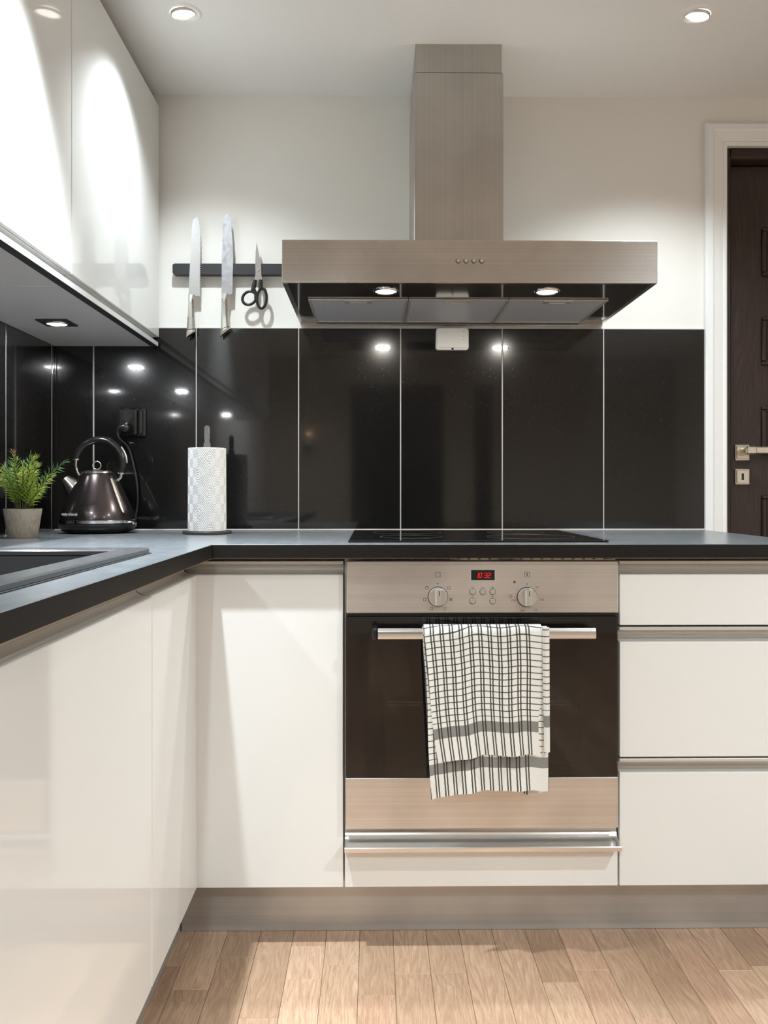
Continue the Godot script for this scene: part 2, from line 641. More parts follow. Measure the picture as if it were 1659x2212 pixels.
# ------------------------------------------------------------------ room shell
func shell() -> void:
	var b := MB.new()
	b.cbox(Vector3(WL - 0.15, -0.12, -0.2), Vector3(WR + 0.15, -0.012, ZR + 0.15))
	var fl := struct("floor", b, M.floor_base)
	# oak strips, laid along z
	var w := 0.0745
	var x := -1.0
	var i := 0
	while x < WR - 0.02:
		var z := 0.0 - rng.randf() * 0.5
		while z < ZR:
			var near := z < 2.6
			var l := rng.randf_range(0.38, 0.72) if near else rng.randf_range(1.2, 2.2)
			var z1 := minf(z + l, ZR)
			var lo := maxf(z, 0.0)
			if z1 - lo > 0.05 and z1 > 0.45:
				lo = maxf(lo, 0.40)
				if z1 - lo > 0.02:
					var p := MB.new()
					var c := Vector3(x + w * 0.5, -0.006, (lo + z1) * 0.5)
					p.cbox(Vector3(-w * 0.5 + 0.0003, -0.006, -(z1 - lo) * 0.5 + 0.0003), Vector3(w * 0.5 - 0.0003, 0.006 - 0.0006 * rng.randf() * 0.3, (z1 - lo) * 0.5 - 0.0003), 0.0007)
					place(fl, "plank", p.mesh(), M["oak%d" % rng.randi_range(0, 5)], c)
			z += l
		x += w
		i += 1

	b = MB.new()
	b.cbox(Vector3(WL - 0.15, CEIL, -0.2), Vector3(WR + 0.15, CEIL + 0.12, ZR + 0.15))
	struct("ceiling", b, M.ceiling)

	# back wall with the door opening
	b = MB.new()
	b.cbox(Vector3(WL - 0.15, 0, -0.15), Vector3(1.042, CEIL, 0))
	b.cbox(Vector3(1.042, 2.014, -0.15), Vector3(1.93, CEIL, 0))
	b.cbox(Vector3(1.93, 0, -0.15), Vector3(WR + 0.15, CEIL, 0))
	b.cbox(Vector3(1.0, 0, -0.2), Vector3(2.0, 2.05, -0.15))
	var wb := struct("wall_back", b, M.wall)
	b = MB.new()
	b.cbox(Vector3(WL - 0.15, 0, 0), Vector3(WL, CEIL, ZR))
	var wl := struct("wall_left", b, M.wall)
	b = MB.new()
	b.cbox(Vector3(WR, 0, 0), Vector3(WR + 0.15, CEIL, ZR))
	struct("wall_right", b, M.wall)

	# splashback tiles
	var g := 0.002
	var y0 := 0.884
	var y1 := 1.473
	b = MB.new()
	b.cbox(Vector3(WL, CT - 0.002, 0.0), Vector3(0.977, y1 + 0.002, 0.0066))
	part(wb, "grout", b, M.grout)
	var full := box(Vector3(-0.15 + g, -(y1 - y0) * 0.5, -0.004), Vector3(0.15 - g, (y1 - y0) * 0.5, 0.004), 0.0008).mesh()
	place(wb, "tile", box(Vector3(-0.058, -(y1 - y0) * 0.5, -0.004), Vector3(0.058 - g, (y1 - y0) * 0.5, 0.004), 0.0008).mesh(), M.tile, Vector3(-0.878, (y0 + y1) * 0.5, 0.004))
	for k in 6:
		place(wb, "tile", full, M.tile, Vector3(-0.82 + 0.15 + 0.2995 * k, (y0 + y1) * 0.5, 0.004))
	b = MB.new()
	b.cbox(Vector3(WL, CT - 0.002, 0.008), Vector3(WL + 0.0066, y1 + 0.002, 2.54))
	part(wl, "grout", b, M.grout)
	full = box(Vector3(-0.004, -(y1 - y0) * 0.5, -0.15 + g), Vector3(0.004, (y1 - y0) * 0.5, 0.15 - g), 0.0008).mesh()
	place(wl, "tile", box(Vector3(-0.004, -(y1 - y0) * 0.5, -0.008), Vector3(0.004, (y1 - y0) * 0.5, 0.006), 0.0008).mesh(), M.tile, Vector3(WL + 0.004, (y0 + y1) * 0.5, 0.017))
	for k in 8:
		place(wl, "tile", full, M.tile, Vector3(WL + 0.004, (y0 + y1) * 0.5, 0.027 + 0.15 + 0.3 * k))
	# silicone bead along the foot of the tiles
	b = MB.new()
	b.tube([Vector3(WL + 0.01, CT + 0.002, 0.009), Vector3(0.976, CT + 0.002, 0.009)], [0.0028], 8)
	part(wb, "silicone_bead", b, M.grout)


func casing(b: MB, a: Vector2, c: Vector2, out: Vector2) -> void:
	# a moulded length from a to c (inner edge), widening towards out
	var wid := 0.066
	var dirv := (c - a).normalized()
	var prof := V([0, 0, 0, 0.012, 0.004, 0.016, 0.010, 0.016, 0.013, 0.013, 0.018, 0.015, 0.040, 0.019, 0.046, 0.022, 0.060, 0.022, 0.066, 0.016, 0.066, 0])
	var steps := prof.size()
	for i in steps - 1:
		var p0 := prof[i]
		var p1 := prof[i + 1]
		var e := p1 - p0
		var nn2 := Vector2(-e.y, e.x).normalized()
		var nn := Vector3(out.x * nn2.x, out.y * nn2.x, nn2.y).normalized()
		var q := []
		for s in [[a, p0, -1.0], [c, p0, 1.0], [c, p1, 1.0], [a, p1, -1.0]]:
			var pt: Vector2 = s[0] + out * s[1].x
			# mitre
			if s[0] == c and c.y > 1.9 or s[0] == a and a.y > 1.9:
				pt += dirv * s[2] * s[1].x
			q.append(Vector3(pt.x, pt.y, s[1].y))
		b.quad(q[0], q[1], q[2], q[3], nn)


func door() -> void:
	var L := 1.042
	var R := 1.93
	var H := 2.014
	var b := MB.new()
	casing(b, Vector2(L, 0), Vector2(L, H), Vector2(-1, 0))
	casing(b, Vector2(L, H), Vector2(R, H), Vector2(0, 1))
	casing(b, Vector2(R, H), Vector2(R, 0), Vector2(1, 0))
	struct("trim_1", b, M.trim)
	# jambs and leaf
	var d := Node3D.new()
	d.name = "door_1"
	add_child(d)
	d.position = Vector3((L + R) * 0.5, 0, -0.05)
	d.set_meta("kind", "structure")
	b = MB.new()
	b.cbox(Vector3(L, 0, -0.12), Vector3(L + 0.018, H, -0.004), 0.003)
	b.cbox(Vector3(R - 0.018, 0, -0.12), Vector3(R, H, -0.004), 0.003)
	b.prism(V([-0.004, H, -0.004, H - 0.024, -0.010, H - 0.032, -0.022, H - 0.036, -0.12, H - 0.036, -0.12, H]), L + 0.018, R - 0.018, run_back())
	part(d, "door_frame", b, M.wenge)
	part(d, "door_leaf", box(Vector3(L + 0.019, 0.004, -0.085), Vector3(R - 0.019, H - 0.038, -0.045), 0.002), M.wenge)
	for k in 7:
		var yc := 1.717 - 0.269 * k
		if yc - 0.075 < 0.05: continue
		b = MB.new()
		var x0 := L + 0.128
		var x1 := R - 0.128
		for e in [[x0, yc - 0.0735, x1, yc - 0.0615], [x0, yc + 0.0615, x1, yc + 0.0735], [x0, yc - 0.0615, x0 + 0.012, yc + 0.0615], [x1 - 0.012, yc - 0.0615, x1, yc + 0.0615]]:
			b.cbox(Vector3(e[0], e[1], -0.046), Vector3(e[2], e[3], -0.036), 0.003)
		b.cbox(Vector3(x0 + 0.016, yc - 0.057, -0.0465), Vector3(x1 - 0.016, yc + 0.057, -0.0435), 0.002)
		part(d, "door_panel", b, M.wenge)
	# lever handle and key plate
	for k in 2:
		var c := Vector3(1.1095, [1.112, 1.039][k], -0.045)
		b = MB.new()
		b.cbox(c + Vector3(-0.0225, -0.0245, 0), c + Vector3(0.0225, 0.0245, 0.006), 0.002)
		b.cbox(c + Vector3(-0.018, -0.020, 0.006), c + Vector3(0.018, 0.020, 0.0085), 0.0012)
		var o := part(d, "handle_rosette" if k == 0 else "key_plate", b, M.satin_nickel)
		if k == 0:
			b = MB.new()
			b.tube([c + Vector3(0.001, 0.004, 0.006), c + Vector3(0.001, 0.004, 0.045)], [0.010, 0.0095], 20)
			b.cbox(c + Vector3(-0.004, -0.008, 0.036), c + Vector3(0.022, 0.017, 0.056), 0.004)
			b.cbox(c + Vector3(0.020, -0.006, 0.042), c + Vector3(0.130, 0.0155, 0.054), 0.003)
			part(o, "lever", b, M.satin_nickel)
		else:
			b = MB.new()
			b.cbox(c + Vector3(-0.0035, -0.010, 0.0080), c + Vector3(0.0035, 0.010, 0.0092), 0.001)
			part(o, "keyhole", b, M.black_gap)


# ------------------------------------------------------------------ lamps
func downlight(at: Vector3, e: float, label: String, tilt: Vector3, angle := 60.0) -> void:
	var t := thing("ceiling_downlight", label, "downlight", at, "recessed ceiling downlights")
	var xf := Transform3D(Basis(), at)
	var b := MB.new()
	b.lathe(V([0.0305, -0.001, 0.032, -0.0035, 0.041, -0.0035, 0.0445, 0.0]), 56, xf)
	part(t, "trim_ring", b, M.trim)
	b = MB.new()
	var tb := Basis(Vector3(0, 0, 1), tilt.z) * Basis(Vector3(1, 0, 0), tilt.x)
	var xt := Transform3D(tb, at)
	b.lathe(V([0.0275, -0.0035, 0.0285, -0.0065, 0.0305, -0.0040, 0.0307, 0.0]), 48, xt)
	part(t, "bezel", b, M.profile)
	b = MB.new()
	b.lathe(V([0.0, -0.0050, 0.012, -0.0048, 0.0275, -0.0036, 0.0275, -0.001, 0.0, -0.001]), 48, xt)
	part(t, "lamp_lens", b, M.lamp_glow)
	var s := SpotLight3D.new()
	s.name = "downlight_beam"
	t.add_child(s, true)
	s.position = Vector3(0, -0.034, 0)
	s.rotation_degrees = Vector3(-90, 0, 0)
	s.spot_angle = angle
	s.spot_angle_attenuation = 1.0
	s.light_color = Color(0.935, 0.98, 1.0)
	s.light_energy = e
	s.light_size = 0.022
	s.spot_range = 9.0
	s.spot_attenuation = 2.0
	s.shadow_enabled = true


func downlights() -> void:
	downlight(Vector3(-0.464, CEIL, 0.421), 1.0, "round white ceiling downlight beside the glossy wall cupboard", Vector3(0.12, 0, 0.1))
	downlight(Vector3(0.791, CEIL, 0.427), 1.15, "round white ceiling downlight on the side of the brown door", Vector3(0.12, 0, -0.1))
	downlight(Vector3(-0.464, CEIL, 1.0), 5.2, "round ceiling downlight above the sink run, just over the top of the view", Vector3(), 33.0)
	downlight(Vector3(1.5, CEIL, 1.8), 2.8, "round ceiling downlight in the room, on the door side of the camera", Vector3(), 80.0)
	downlight(Vector3(1.5, CEIL, 3.0), 2.7, "round ceiling downlight behind the camera, towards the far wall", Vector3(), 80.0)
	downlight(Vector3(-0.3, CEIL, 3.3), 3.4, "round ceiling downlight behind the camera, past the wall cupboards", Vector3(), 80.0)


# ------------------------------------------------------------------ worktop, sink
func worktop() -> void:
	var t := thing("worktop", "dark grey laminate worktop running round the corner, with black front edge", "worktop", Vector3(-0.3, CT, 0.3))
	var x0 := WL + TILE
	var z0 := TILE
	var y0 := 0.8507
	var top := MB.new()
	# surface in strips round the sink cut-out (x -0.84..-0.44, z 0.99..1.70)
	for r in [[x0, z0, 0.985, CZ - 0.001], [x0, CZ - 0.001, CX - 0.001, 0.985], [x0, 0.985, -0.845, 1.705], [-0.445, 0.985, CX - 0.001, 1.705], [x0, 1.705, CX - 0.001, 2.54]]:
		top.quad(Vector3(r[0], CT, r[1]), Vector3(r[2], CT, r[1]), Vector3(r[2], CT, r[3]), Vector3(r[0], CT, r[3]), Vector3.UP)
		top.quad(Vector3(r[0], y0, r[1]), Vector3(r[2], y0, r[1]), Vector3(r[2], y0, r[3]), Vector3(r[0], y0, r[3]), Vector3.DOWN)
	# softened arris
	var e := 0.001
	top.quad(Vector3(CX, CT - e, CZ), Vector3(0.985, CT - e, CZ), Vector3(0.985, CT, CZ - e), Vector3(CX - e, CT, CZ - e), Vector3(0, 1, 1).normalized())
	top.quad(Vector3(CX, CT - e, CZ), Vector3(CX, CT - e, 2.54), Vector3(CX - e, CT, 2.54), Vector3(CX - e, CT, CZ - e), Vector3(1, 1, 0).normalized())
	part(t, "surface", top, M.worktop)
	var ed := MB.new()
	ed.quad(Vector3(CX, y0, CZ), Vector3(0.985, y0, CZ), Vector3(0.985, CT - e, CZ), Vector3(CX, CT - e, CZ), Vector3(0, 0, 1))
	ed.quad(Vector3(CX, y0, CZ), Vector3(CX, y0, 2.54), Vector3(CX, CT - e, 2.54), Vector3(CX, CT - e, CZ), Vector3(1, 0, 0))
	ed.quad(Vector3(0.985, y0, z0), Vector3(0.985, y0, CZ), Vector3(0.985, CT, CZ), Vector3(0.985, CT, z0), Vector3(1, 0, 0))
	ed.quad(Vector3(x0, y0, 2.54), Vector3(CX, y0, 2.54), Vector3(CX, CT, 2.54), Vector3(x0, CT, 2.54), Vector3(0, 0, 1))
	part(t, "front_edge", ed, M.worktop_edge)
	var core := MB.new()
	core.cbox(Vector3(CX - 0.014, y0 - 0.0012, CZ - 0.012), Vector3(0.984, y0 - 0.0001, CZ - 0.0006))
	core.cbox(Vector3(CX - 0.012, y0 - 0.0012, CZ - 0.012), Vector3(CX - 0.0006, y0 - 0.0001, 2.539))
	part(t, "board_core", core, M.wood_core)

	var s := thing("inset_sink", "dark granite inset sink with raised rim set into the worktop", "sink", Vector3(-0.64, CT, 1.34))
	var rim := MB.new()
	var ox0 := -0.885
	var ox1 := -0.408
	var oz0 := 0.935
	var oz1 := 1.76
	var ix0 := -0.835
	var ix1 := -0.452
	var iz0 := 1.0
	var iz1 := 1.69
	var h := 0.011
	rim.cbox(Vector3(ox0, CT, oz0), Vector3(ox1, CT + h, iz0), 0.0025)
	rim.cbox(Vector3(ox0, CT, iz1), Vector3(ox1, CT + h, oz1), 0.0025)
	rim.cbox(Vector3(ox0, CT, iz0 - 0.004), Vector3(ix0, CT + h, iz1 + 0.004), 0.0025)
	rim.cbox(Vector3(ix1, CT, iz0 - 0.004), Vector3(ox1, CT + h, iz1 + 0.004), 0.0025)
	part(s, "rim", rim, M.sink)
	var seal := MB.new()
	for q in [[ox0 - 0.003, oz0 - 0.003, ox1 + 0.003, oz0], [ox1, oz0, ox1 + 0.003, oz1], [ox0 - 0.003, oz1, ox1 + 0.003, oz1 + 0.003]]:
		seal.cbox(Vector3(q[0], CT, q[1]), Vector3(q[2], CT + 0.0018, q[3]), 0.0006)
	part(s, "seal", seal, M.black_rubber)
	var bs := MB.new()
	var yb := CT - 0.17
	bs.quad(Vector3(ix0, yb, iz0), Vector3(ix1, yb, iz0), Vector3(ix1, yb, iz1), Vector3(ix0, yb, iz1), Vector3.UP)
	bs.quad(Vector3(ix0, yb, iz0), Vector3(ix1, yb, iz0), Vector3(ix1, CT, iz0), Vector3(ix0, CT, iz0), Vector3(0, 0, 1))
	bs.quad(Vector3(ix0, yb, iz1), Vector3(ix1, yb, iz1), Vector3(ix1, CT, iz1), Vector3(ix0, CT, iz1), Vector3(0, 0, -1))
	bs.quad(Vector3(ix0, yb, iz0), Vector3(ix0, yb, iz1), Vector3(ix0, CT, iz1), Vector3(ix0, CT, iz0), Vector3(1, 0, 0))
	bs.quad(Vector3(ix1, yb, iz0), Vector3(ix1, yb, iz1), Vector3(ix1, CT, iz1), Vector3(ix1, CT, iz0), Vector3(-1, 0, 0))
	part(s, "basin", bs, M.sink)
	part(s, "drain", lathe_at(Vector3(-0.64, yb, 1.34), [Vector2(0.045, 0.0), Vector2(0.043, 0.004), Vector2(0.03, 0.001), Vector2(0.0, 0.001)]), M.chrome)


# ------------------------------------------------------------------ fitted units
# grip rail: lip above, hollow below. out = face, y = top of the rail
func rail_profile(out: float, y: float, h: float) -> PackedVector2Array:
	var p := PackedVector2Array()
	var lip := 0.0075
	var rad := (h - lip - 0.001) * 0.5
	p.append(Vector2(out - 0.001, y))
	p.append(Vector2(out, y - 0.001))
	p.append(Vector2(out, y - lip + 0.001))
	p.append(Vector2(out - 0.002, y - lip))
	var c := Vector2(out - 0.004, y - lip - rad)
	for i in range(0, 13):
		var a := PI * i / 12.0
		p.append(c + Vector2(-sin(a) * 0.024, cos(a) * rad))
	p.append(Vector2(out - 0.004, y - h))
	p.append(Vector2(out - 0.040, y - h))
	p.append(Vector2(out - 0.040, y))
	return p


func flipped(p: PackedVector2Array, y: float) -> PackedVector2Array:
	var q := PackedVector2Array()
	for a in p:
		q.append(Vector2(a.x, 2.0 * y - a.y))
	return q


func front_box(run: String, a: float, c: float, y0: float, y1: float) -> MB:
	if run == "back":
		return box(Vector3(a, y0, FZ - 0.018), Vector3(c, y1, FZ), 0.0012)
	return box(Vector3(FX - 0.018, y0, a), Vector3(FX, y1, c), 0.0012)


func add_rail(parent: Node3D, run: String, a: float, c: float, y: float, h := 0.030, flip := false) -> void:
	var b := MB.new()
	var pr := rail_profile(FZ if run == "back" else FX, y, h)
	if flip:
		pr = flipped(pr, y - h * 0.5)
	b.prism(pr, a, c, run_back() if run == "back" else run_left())
	part(parent, "grip_rail", b, M.profile)


func base_units() -> void:
	var yb := 0.131
	var yt := 0.8118
	# corner unit on the back wall
	var t := thing("base_cabinet", "white gloss corner base cupboard between the oven and the sink run", "cupboard", Vector3(-0.23, 0.10, 0.34), "base units")
	part(t, "carcass", box(Vector3(-0.40, 0.126, 0.02), Vector3(-0.0655, 0.845, FZ - 0.042)), M.carcass)
	part(t, "door", front_box("back", FX - 0.017, -0.0668, yb, yt), M.gloss_white)
	add_rail(t, "back", FX - 0.03, -0.0668, 0.842)
	# left run
	t = thing("base_cabinet", "narrow white gloss base cupboard in the inner corner under the worktop", "cupboard", Vector3(-0.66, 0.10, 0.83), "base units")
	part(t, "carcass", box(Vector3(WL + 0.01, 0.126, 0.646), Vector3(FX - 0.042, 0.845, 0.985)), M.carcass)
	part(t, "door", front_box("left", FZ + 0.0002, 1.0035, yb, yt), M.gloss_white)
	add_rail(t, "left", FZ + 0.0005, 1.0035, 0.842)
	t = thing("base_cabinet", "wide white gloss base cupboard under the sink, nearest the camera", "cupboard", Vector3(-0.66, 0.10, 1.31), "base units")
	part(t, "carcass", box(Vector3(WL + 0.01, 0.126, 0.987), Vector3(FX - 0.042, 0.70, 1.605)), M.carcass)
	part(t, "door", front_box("left", 1.0065, 1.604, yb, 0.8098), M.gloss_white)
	add_rail(t, "left", 1.0065, 1.604, 0.842, 0.032)
	t = thing("base_cabinet", "white gloss base cupboard beside the camera, past the sink unit", "cupboard", Vector3(-0.66, 0.10, 2.07), "base units")
	part(t, "carcass", box(Vector3(WL + 0.01, 0.126, 1.607), Vector3(FX - 0.042, 0.69, 2.53)), M.carcass)
	part(t, "door", front_box("left", 1.607, 2.53, yb, yt), M.gloss_white)
	add_rail(t, "left", 1.607, 2.53, 0.842)
	# oven housing with the plinth drawer
	t = thing("oven_housing", "white oven housing unit with a shallow drawer below the oven", "cupboard", Vector3(0.235, 0.10, 0.34), "base units")
	var b := MB.new()
	b.cbox(Vector3(-0.0645, 0.126, 0.02), Vector3(-0.0475, 0.85, FZ - 0.022))
	b.cbox(Vector3(0.5175, 0.126, 0.02), Vector3(0.5345, 0.85, FZ - 0.022))
	b.cbox(Vector3(-0.0475, 0.126, 0.02), Vector3(0.5175, 0.14, FZ - 0.042))
	b.cbox(Vector3(-0.0475, 0.235, 0.02), Vector3(0.5175, 0.251, FZ - 0.05))
	part(t, "carcass", b, M.carcass)
	var dr := part(t, "drawer_front", front_box("back", -0.0630, 0.5335, yb, 0.2195), M.gloss_white)
	b = MB.new()
	# scooped rail: hollow above, lip below
	b.prism(V([0.672, 0.2200, 0.672, 0.2280, 0.670, 0.2300, 0.655, 0.2310, 0.640, 0.2340, 0.632, 0.2400, 0.628, 0.2500, 0.627, 0.2615, 0.615, 0.2615, 0.615, 0.2230, 0.641, 0.2230, 0.641, 0.2200]), -0.0630, 0.5335, run_back())
	part(dr, "grip_rail", b, M.profile_bright)
	# drawer unit
	t = thing("drawer_cabinet", "white gloss three-drawer base unit beside the oven", "drawer unit", Vector3(0.76, 0.10, 0.34), "base units")
	b = MB.new()
	b.cbox(Vector3(0.5370, 0.126, 0.02), Vector3(0.975, 0.845, FZ - 0.042))
	part(t, "carcass", b, M.carcass)
	for d in [[0.842, 0.8115, 0.7010], [0.6965, 0.6645, 0.4125], [0.4085, 0.3785, yb]]:
		var o := part(t, "drawer_front", front_box("back", 0.5375, 0.974, d[2], d[1] - 0.0002), M.gloss_white)
		b = MB.new()
		b.prism(rail_profile(FZ, d[0], d[0] - d[1]), 0.5375, 0.974, run_back())
		part(o, "grip_rail", b, M.profile)
	# kick boards
	var k := thing("kickboard", "brushed metal kickboard below the oven and drawers, along the floor", "plinth", Vector3(0.29, 0.0, 0.562))
	part(k, "board", box(Vector3(-0.435, 0.0, 0.555), Vector3(0.974, 0.1255, 0.57), 0.001), M.plinth)
	k = thing("kickboard", "kickboard set back under the sink run of cupboards", "plinth", Vector3(-0.443, 0.0, 1.55))
	part(k, "board", box(Vector3(-0.45, 0.0, 0.571), Vector3(-0.436, 0.1255, 2.53), 0.001), M.plinth)


func wall_units() -> void:
	var y0 := 1.417
	var yt := 2.121
	var zs := [0.0095, 0.7165, 1.32, 1.72, 2.52]
	var names := ["white gloss wall cupboard in the corner above the kettle", "white gloss wall cupboard above the sink, cut by the picture edge", "narrow white gloss wall cupboard beside the camera", "white gloss wall cupboard at the far end behind the camera"]
	for i in 4:
		var a: float = zs[i] + 0.0008
		var c: float = zs[i + 1] - 0.0008
		var t := thing("wall_cabinet", names[i], "wall cupboard", Vector3(-0.78, y0, (a + c) * 0.5), "wall cupboards")
		part(t, "carcass", box(Vector3(WL + 0.0095, y0 + 0.016, a), Vector3(UX - 0.040, yt - 0.002, c)), M.carcass)
		part(t, "door", box(Vector3(UX - 0.020, 1.4455, a + 0.001), Vector3(UX, yt, c - 0.001), 0.0012), M.gloss_white)
		part(t, "bottom_panel", box(Vector3(WL + 0.0095, y0 + 0.002, a), Vector3(UX - 0.021, y0 + 0.0155, c), 0.001), M.under_panel)
		var b := MB.new()
		var pr := V([UX, y0, UX, y0 + 0.012, UX - 0.003, y0 + 0.0135])
		var rad := 0.0068
		for k in range(0, 9):
			var w := PI * k / 8.0
			pr.append(Vector2(UX - 0.006 - 0.014 * sin(w), y0 + 0.0135 + rad - rad * cos(w)))
		pr.append_array(V([UX - 0.020, y0 + 0.0275, UX - 0.038, y0 + 0.0275, UX - 0.038, y0 + 0.016, UX - 0.0205, y0 + 0.016, UX - 0.0205, y0]))
		b.prism(pr, a + (0.012 if i == 0 else 0.0), c, run_left())
		part(t, "grip_rail", b, M.rail_white)
		b = MB.new()
		b.cbox(Vector3(UX - 0.0200, y0 - 0.0006, a + (0.012 if i == 0 else 0.0)), Vector3(UX - 0.0008, y0 - 0.0001, c))
		part(t, "rail_underside", b, M.charcoal)
	# square lamps in the cupboard bottoms
	var spots := [0.355, 1.02, 2.06]
	var ln := ["square black under-cupboard lamp, lit, above the plant", "square black under-cupboard lamp above the sink", "square black under-cupboard lamp at the far end of the sink run"]
	for i in 3:
		var at := Vector3(-0.795, y0 + 0.002, spots[i])
		var t := thing("under_cabinet_lamp", ln[i], "lamp", at, "under-cupboard lamps")
		part(t, "plate", box(at + Vector3(-0.04, -0.004, -0.04), at + Vector3(0.04, 0, 0.04), 0.002), M.charcoal)
		part(t, "bezel", lathe_at(at, [Vector2(0.024, -0.0042), Vector2(0.0255, -0.007), Vector2(0.029, -0.006), Vector2(0.0295, -0.004)]), M.chrome)
		part(t, "lamp_lens", lathe_at(at, [Vector2(0.0, -0.0062), Vector2(0.024, -0.0052), Vector2(0.024, -0.0042)]), M.led_glow)
		small_lamp(t, "lamp_light", Vector3(0, -0.0085, 0), Color(0.97, 0.98, 1.0), 0.22)


func small_lamp(t: Node3D, called: String, at: Vector3, c: Color, e: float) -> void:
	var s := AreaLight3D.new()
	s.name = called
	t.add_child(s, true)
	s.position = at
	s.rotation_degrees = Vector3(-90, 0, 0)
	s.area_size = Vector2(0.04, 0.04)
	s.area_normalize_energy = true
	s.light_color = c
	s.light_energy = e
	s.area_range = 6.0
	s.area_attenuation = 2.0
	s.shadow_enabled = true


# ------------------------------------------------------------------ oven
func oven() -> void:
	var x0 := -0.0600
	var x1 := 0.5305
	var t := thing("built_in_oven", "built-in oven with steel control panel and black glass door", "oven", Vector3(0.235, 0.262, 0.4))
	var zf := 0.655
	part(t, "control_panel", box(Vector3(x0 + 0.001, 0.7295, FZ - 0.012), Vector3(x1, 0.8430, zf), 0.002), M.oven_steel)
	var b := MB.new()
	b.cbox(Vector3(x0 + 0.005, 0.8440, 0.60), Vector3(x1 - 0.005, 0.8455, FZ + 0.004))
	for k in 24:
		b.cbox(Vector3(x0 + 0.02 + k * 0.0228, 0.8455, 0.60), Vector3(x0 + 0.036 + k * 0.0228, 0.8480, FZ))
	part(t, "vent_strip", b, M.steel_mirror)
	# cavity behind the glass
	b = MB.new()
	var c0 := Vector3(0.02, 0.395, 0.10)
	var c1 := Vector3(0.45, 0.665, 0.625)
	b.quad(Vector3(c0.x, c0.y, c0.z), Vector3(c1.x, c0.y, c0.z), Vector3(c1.x, c1.y, c0.z), Vector3(c0.x, c1.y, c0.z), Vector3(0, 0, 1))
	b.quad(Vector3(c0.x, c0.y, c0.z), Vector3(c0.x, c1.y, c0.z), Vector3(c0.x, c1.y, c1.z), Vector3(c0.x, c0.y, c1.z), Vector3(1, 0, 0))
	b.quad(Vector3(c1.x, c0.y, c0.z), Vector3(c1.x, c1.y, c0.z), Vector3(c1.x, c1.y, c1.z), Vector3(c1.x, c0.y, c1.z), Vector3(-1, 0, 0))
	b.quad(Vector3(c0.x, c0.y, c0.z), Vector3(c1.x, c0.y, c0.z), Vector3(c1.x, c0.y, c1.z), Vector3(c0.x, c0.y, c1.z), Vector3(0, 1, 0))
	b.quad(Vector3(c0.x, c1.y, c0.z), Vector3(c1.x, c1.y, c0.z), Vector3(c1.x, c1.y, c1.z), Vector3(c0.x, c1.y, c1.z), Vector3(0, -1, 0))
	part(t, "cavity", b, M.enamel)
	b = MB.new()
	for yy in [0.525, 0.5175]:
		b.tube([Vector3(0.03, yy, 0.60), Vector3(0.44, yy, 0.60)], [0.0018], 6)
	for k in 14:
		b.tube([Vector3(0.04 + k * 0.03, 0.521, 0.13), Vector3(0.04 + k * 0.03, 0.521, 0.60)], [0.0012], 5)
	part(t, "wire_rack", b, M.chrome)
	# door
	b = MB.new()
	b.cbox(Vector3(x0 - 0.001, 0.3745, zf - 0.004), Vector3(x1 - 0.001, 0.7225, zf), 0.001)
	var dg := part(t, "door_glass", b, M.oven_glass)
	b = MB.new()
	for r in [[x0, 0.664, x1 - 0.002, 0.722], [x0, 0.376, x1 - 0.002, 0.396], [x0, 0.396, 0.02, 0.664], [0.448, 0.396, x1 - 0.002, 0.664]]:
		b.cbox(Vector3(r[0], r[1], 0.6285), Vector3(r[2], r[3], zf - 0.0045))
	part(dg, "black_border", b, M.oven_black)
	b = MB.new()
	b.cbox(Vector3(x0, 0.7235, 0.61), Vector3(x1, 0.7288, zf - 0.006))
	part(t, "door_gap", b, M.black_gap)
	part(t, "lower_panel", box(Vector3(x0 - 0.001, 0.2635, FZ - 0.012), Vector3(x1 - 0.001, 0.3735, zf), 0.0012), M.oven_steel)
	# handle
	var hz := 0.70
	b = MB.new()
	var pr := PackedVector2Array()
	for k in 20:
		var a := TAU * k / 20.0
		pr.append(Vector2(hz + 0.0085 * cos(a) * (1.0 if cos(a) > 0 else 0.7), 0.6930 + 0.0120 * signf(sin(a)) * pow(absf(sin(a)), 0.6)))
	b.prism(pr, 0.0085, 0.4680, run_back())
	var hd := part(t, "handle", b, M.profile_bright)
	b = MB.new()
	b.cbox(Vector3(-0.004, 0.6805, zf), Vector3(0.0085, 0.7055, hz + 0.006), 0.004)
	part(hd, "handle_bracket", b, M.black_plastic)
	part(hd, "handle_bracket", box(Vector3(0.455, 0.684, zf), Vector3(0.4675, 0.702, hz - 0.004), 0.002), M.black_plastic)
	# knobs
	for k in 2:
		var c := Vector3([0.1385, 0.3315][k], [0.7655, 0.7645][k], zf)
		part(t, "knob_recess", knob_at(c, [Vector2(0.0, 0.0002), Vector2(0.0218, 0.0002), Vector2(0.0222, 0.0)]), M.charcoal)
		var kn := part(t, "control_knob", knob_at(c, [Vector2(0.0205, 0.0), Vector2(0.0205, 0.008), Vector2(0.0195, 0.0095), Vector2(0.0, 0.0098)]), M.knob_silver)
		b = MB.new()
		b.cbox(c + Vector3(-0.0072, -0.0198, 0.009), c + Vector3(0.0072, 0.0198, 0.0215), 0.0035)
		part(kn, "grip", b, M.knob_silver)
		part(kn, "pointer", box(c + Vector3(0.0010, 0.004, 0.0213), c + Vector3(0.0026, 0.015, 0.0218)), M.charcoal)
	# display
	var dc := Vector3(0.2360, 0.8125, zf)
	part(t, "display_frame", box(dc + Vector3(-0.0275, -0.0125, -0.001), dc + Vector3(0.0275, 0.0125, 0.0008), 0.0006), M.profile)
	var dp := part(t, "display", box(dc + Vector3(-0.0258, -0.0110, 0), dc + Vector3(0.0258, 0.0110, 0.0012), 0.0005), M.black_plastic)
	b = MB.new()
	var segs := {"1": "bc", "0": "abcdef", "3": "abgcd", "2": "abged"}
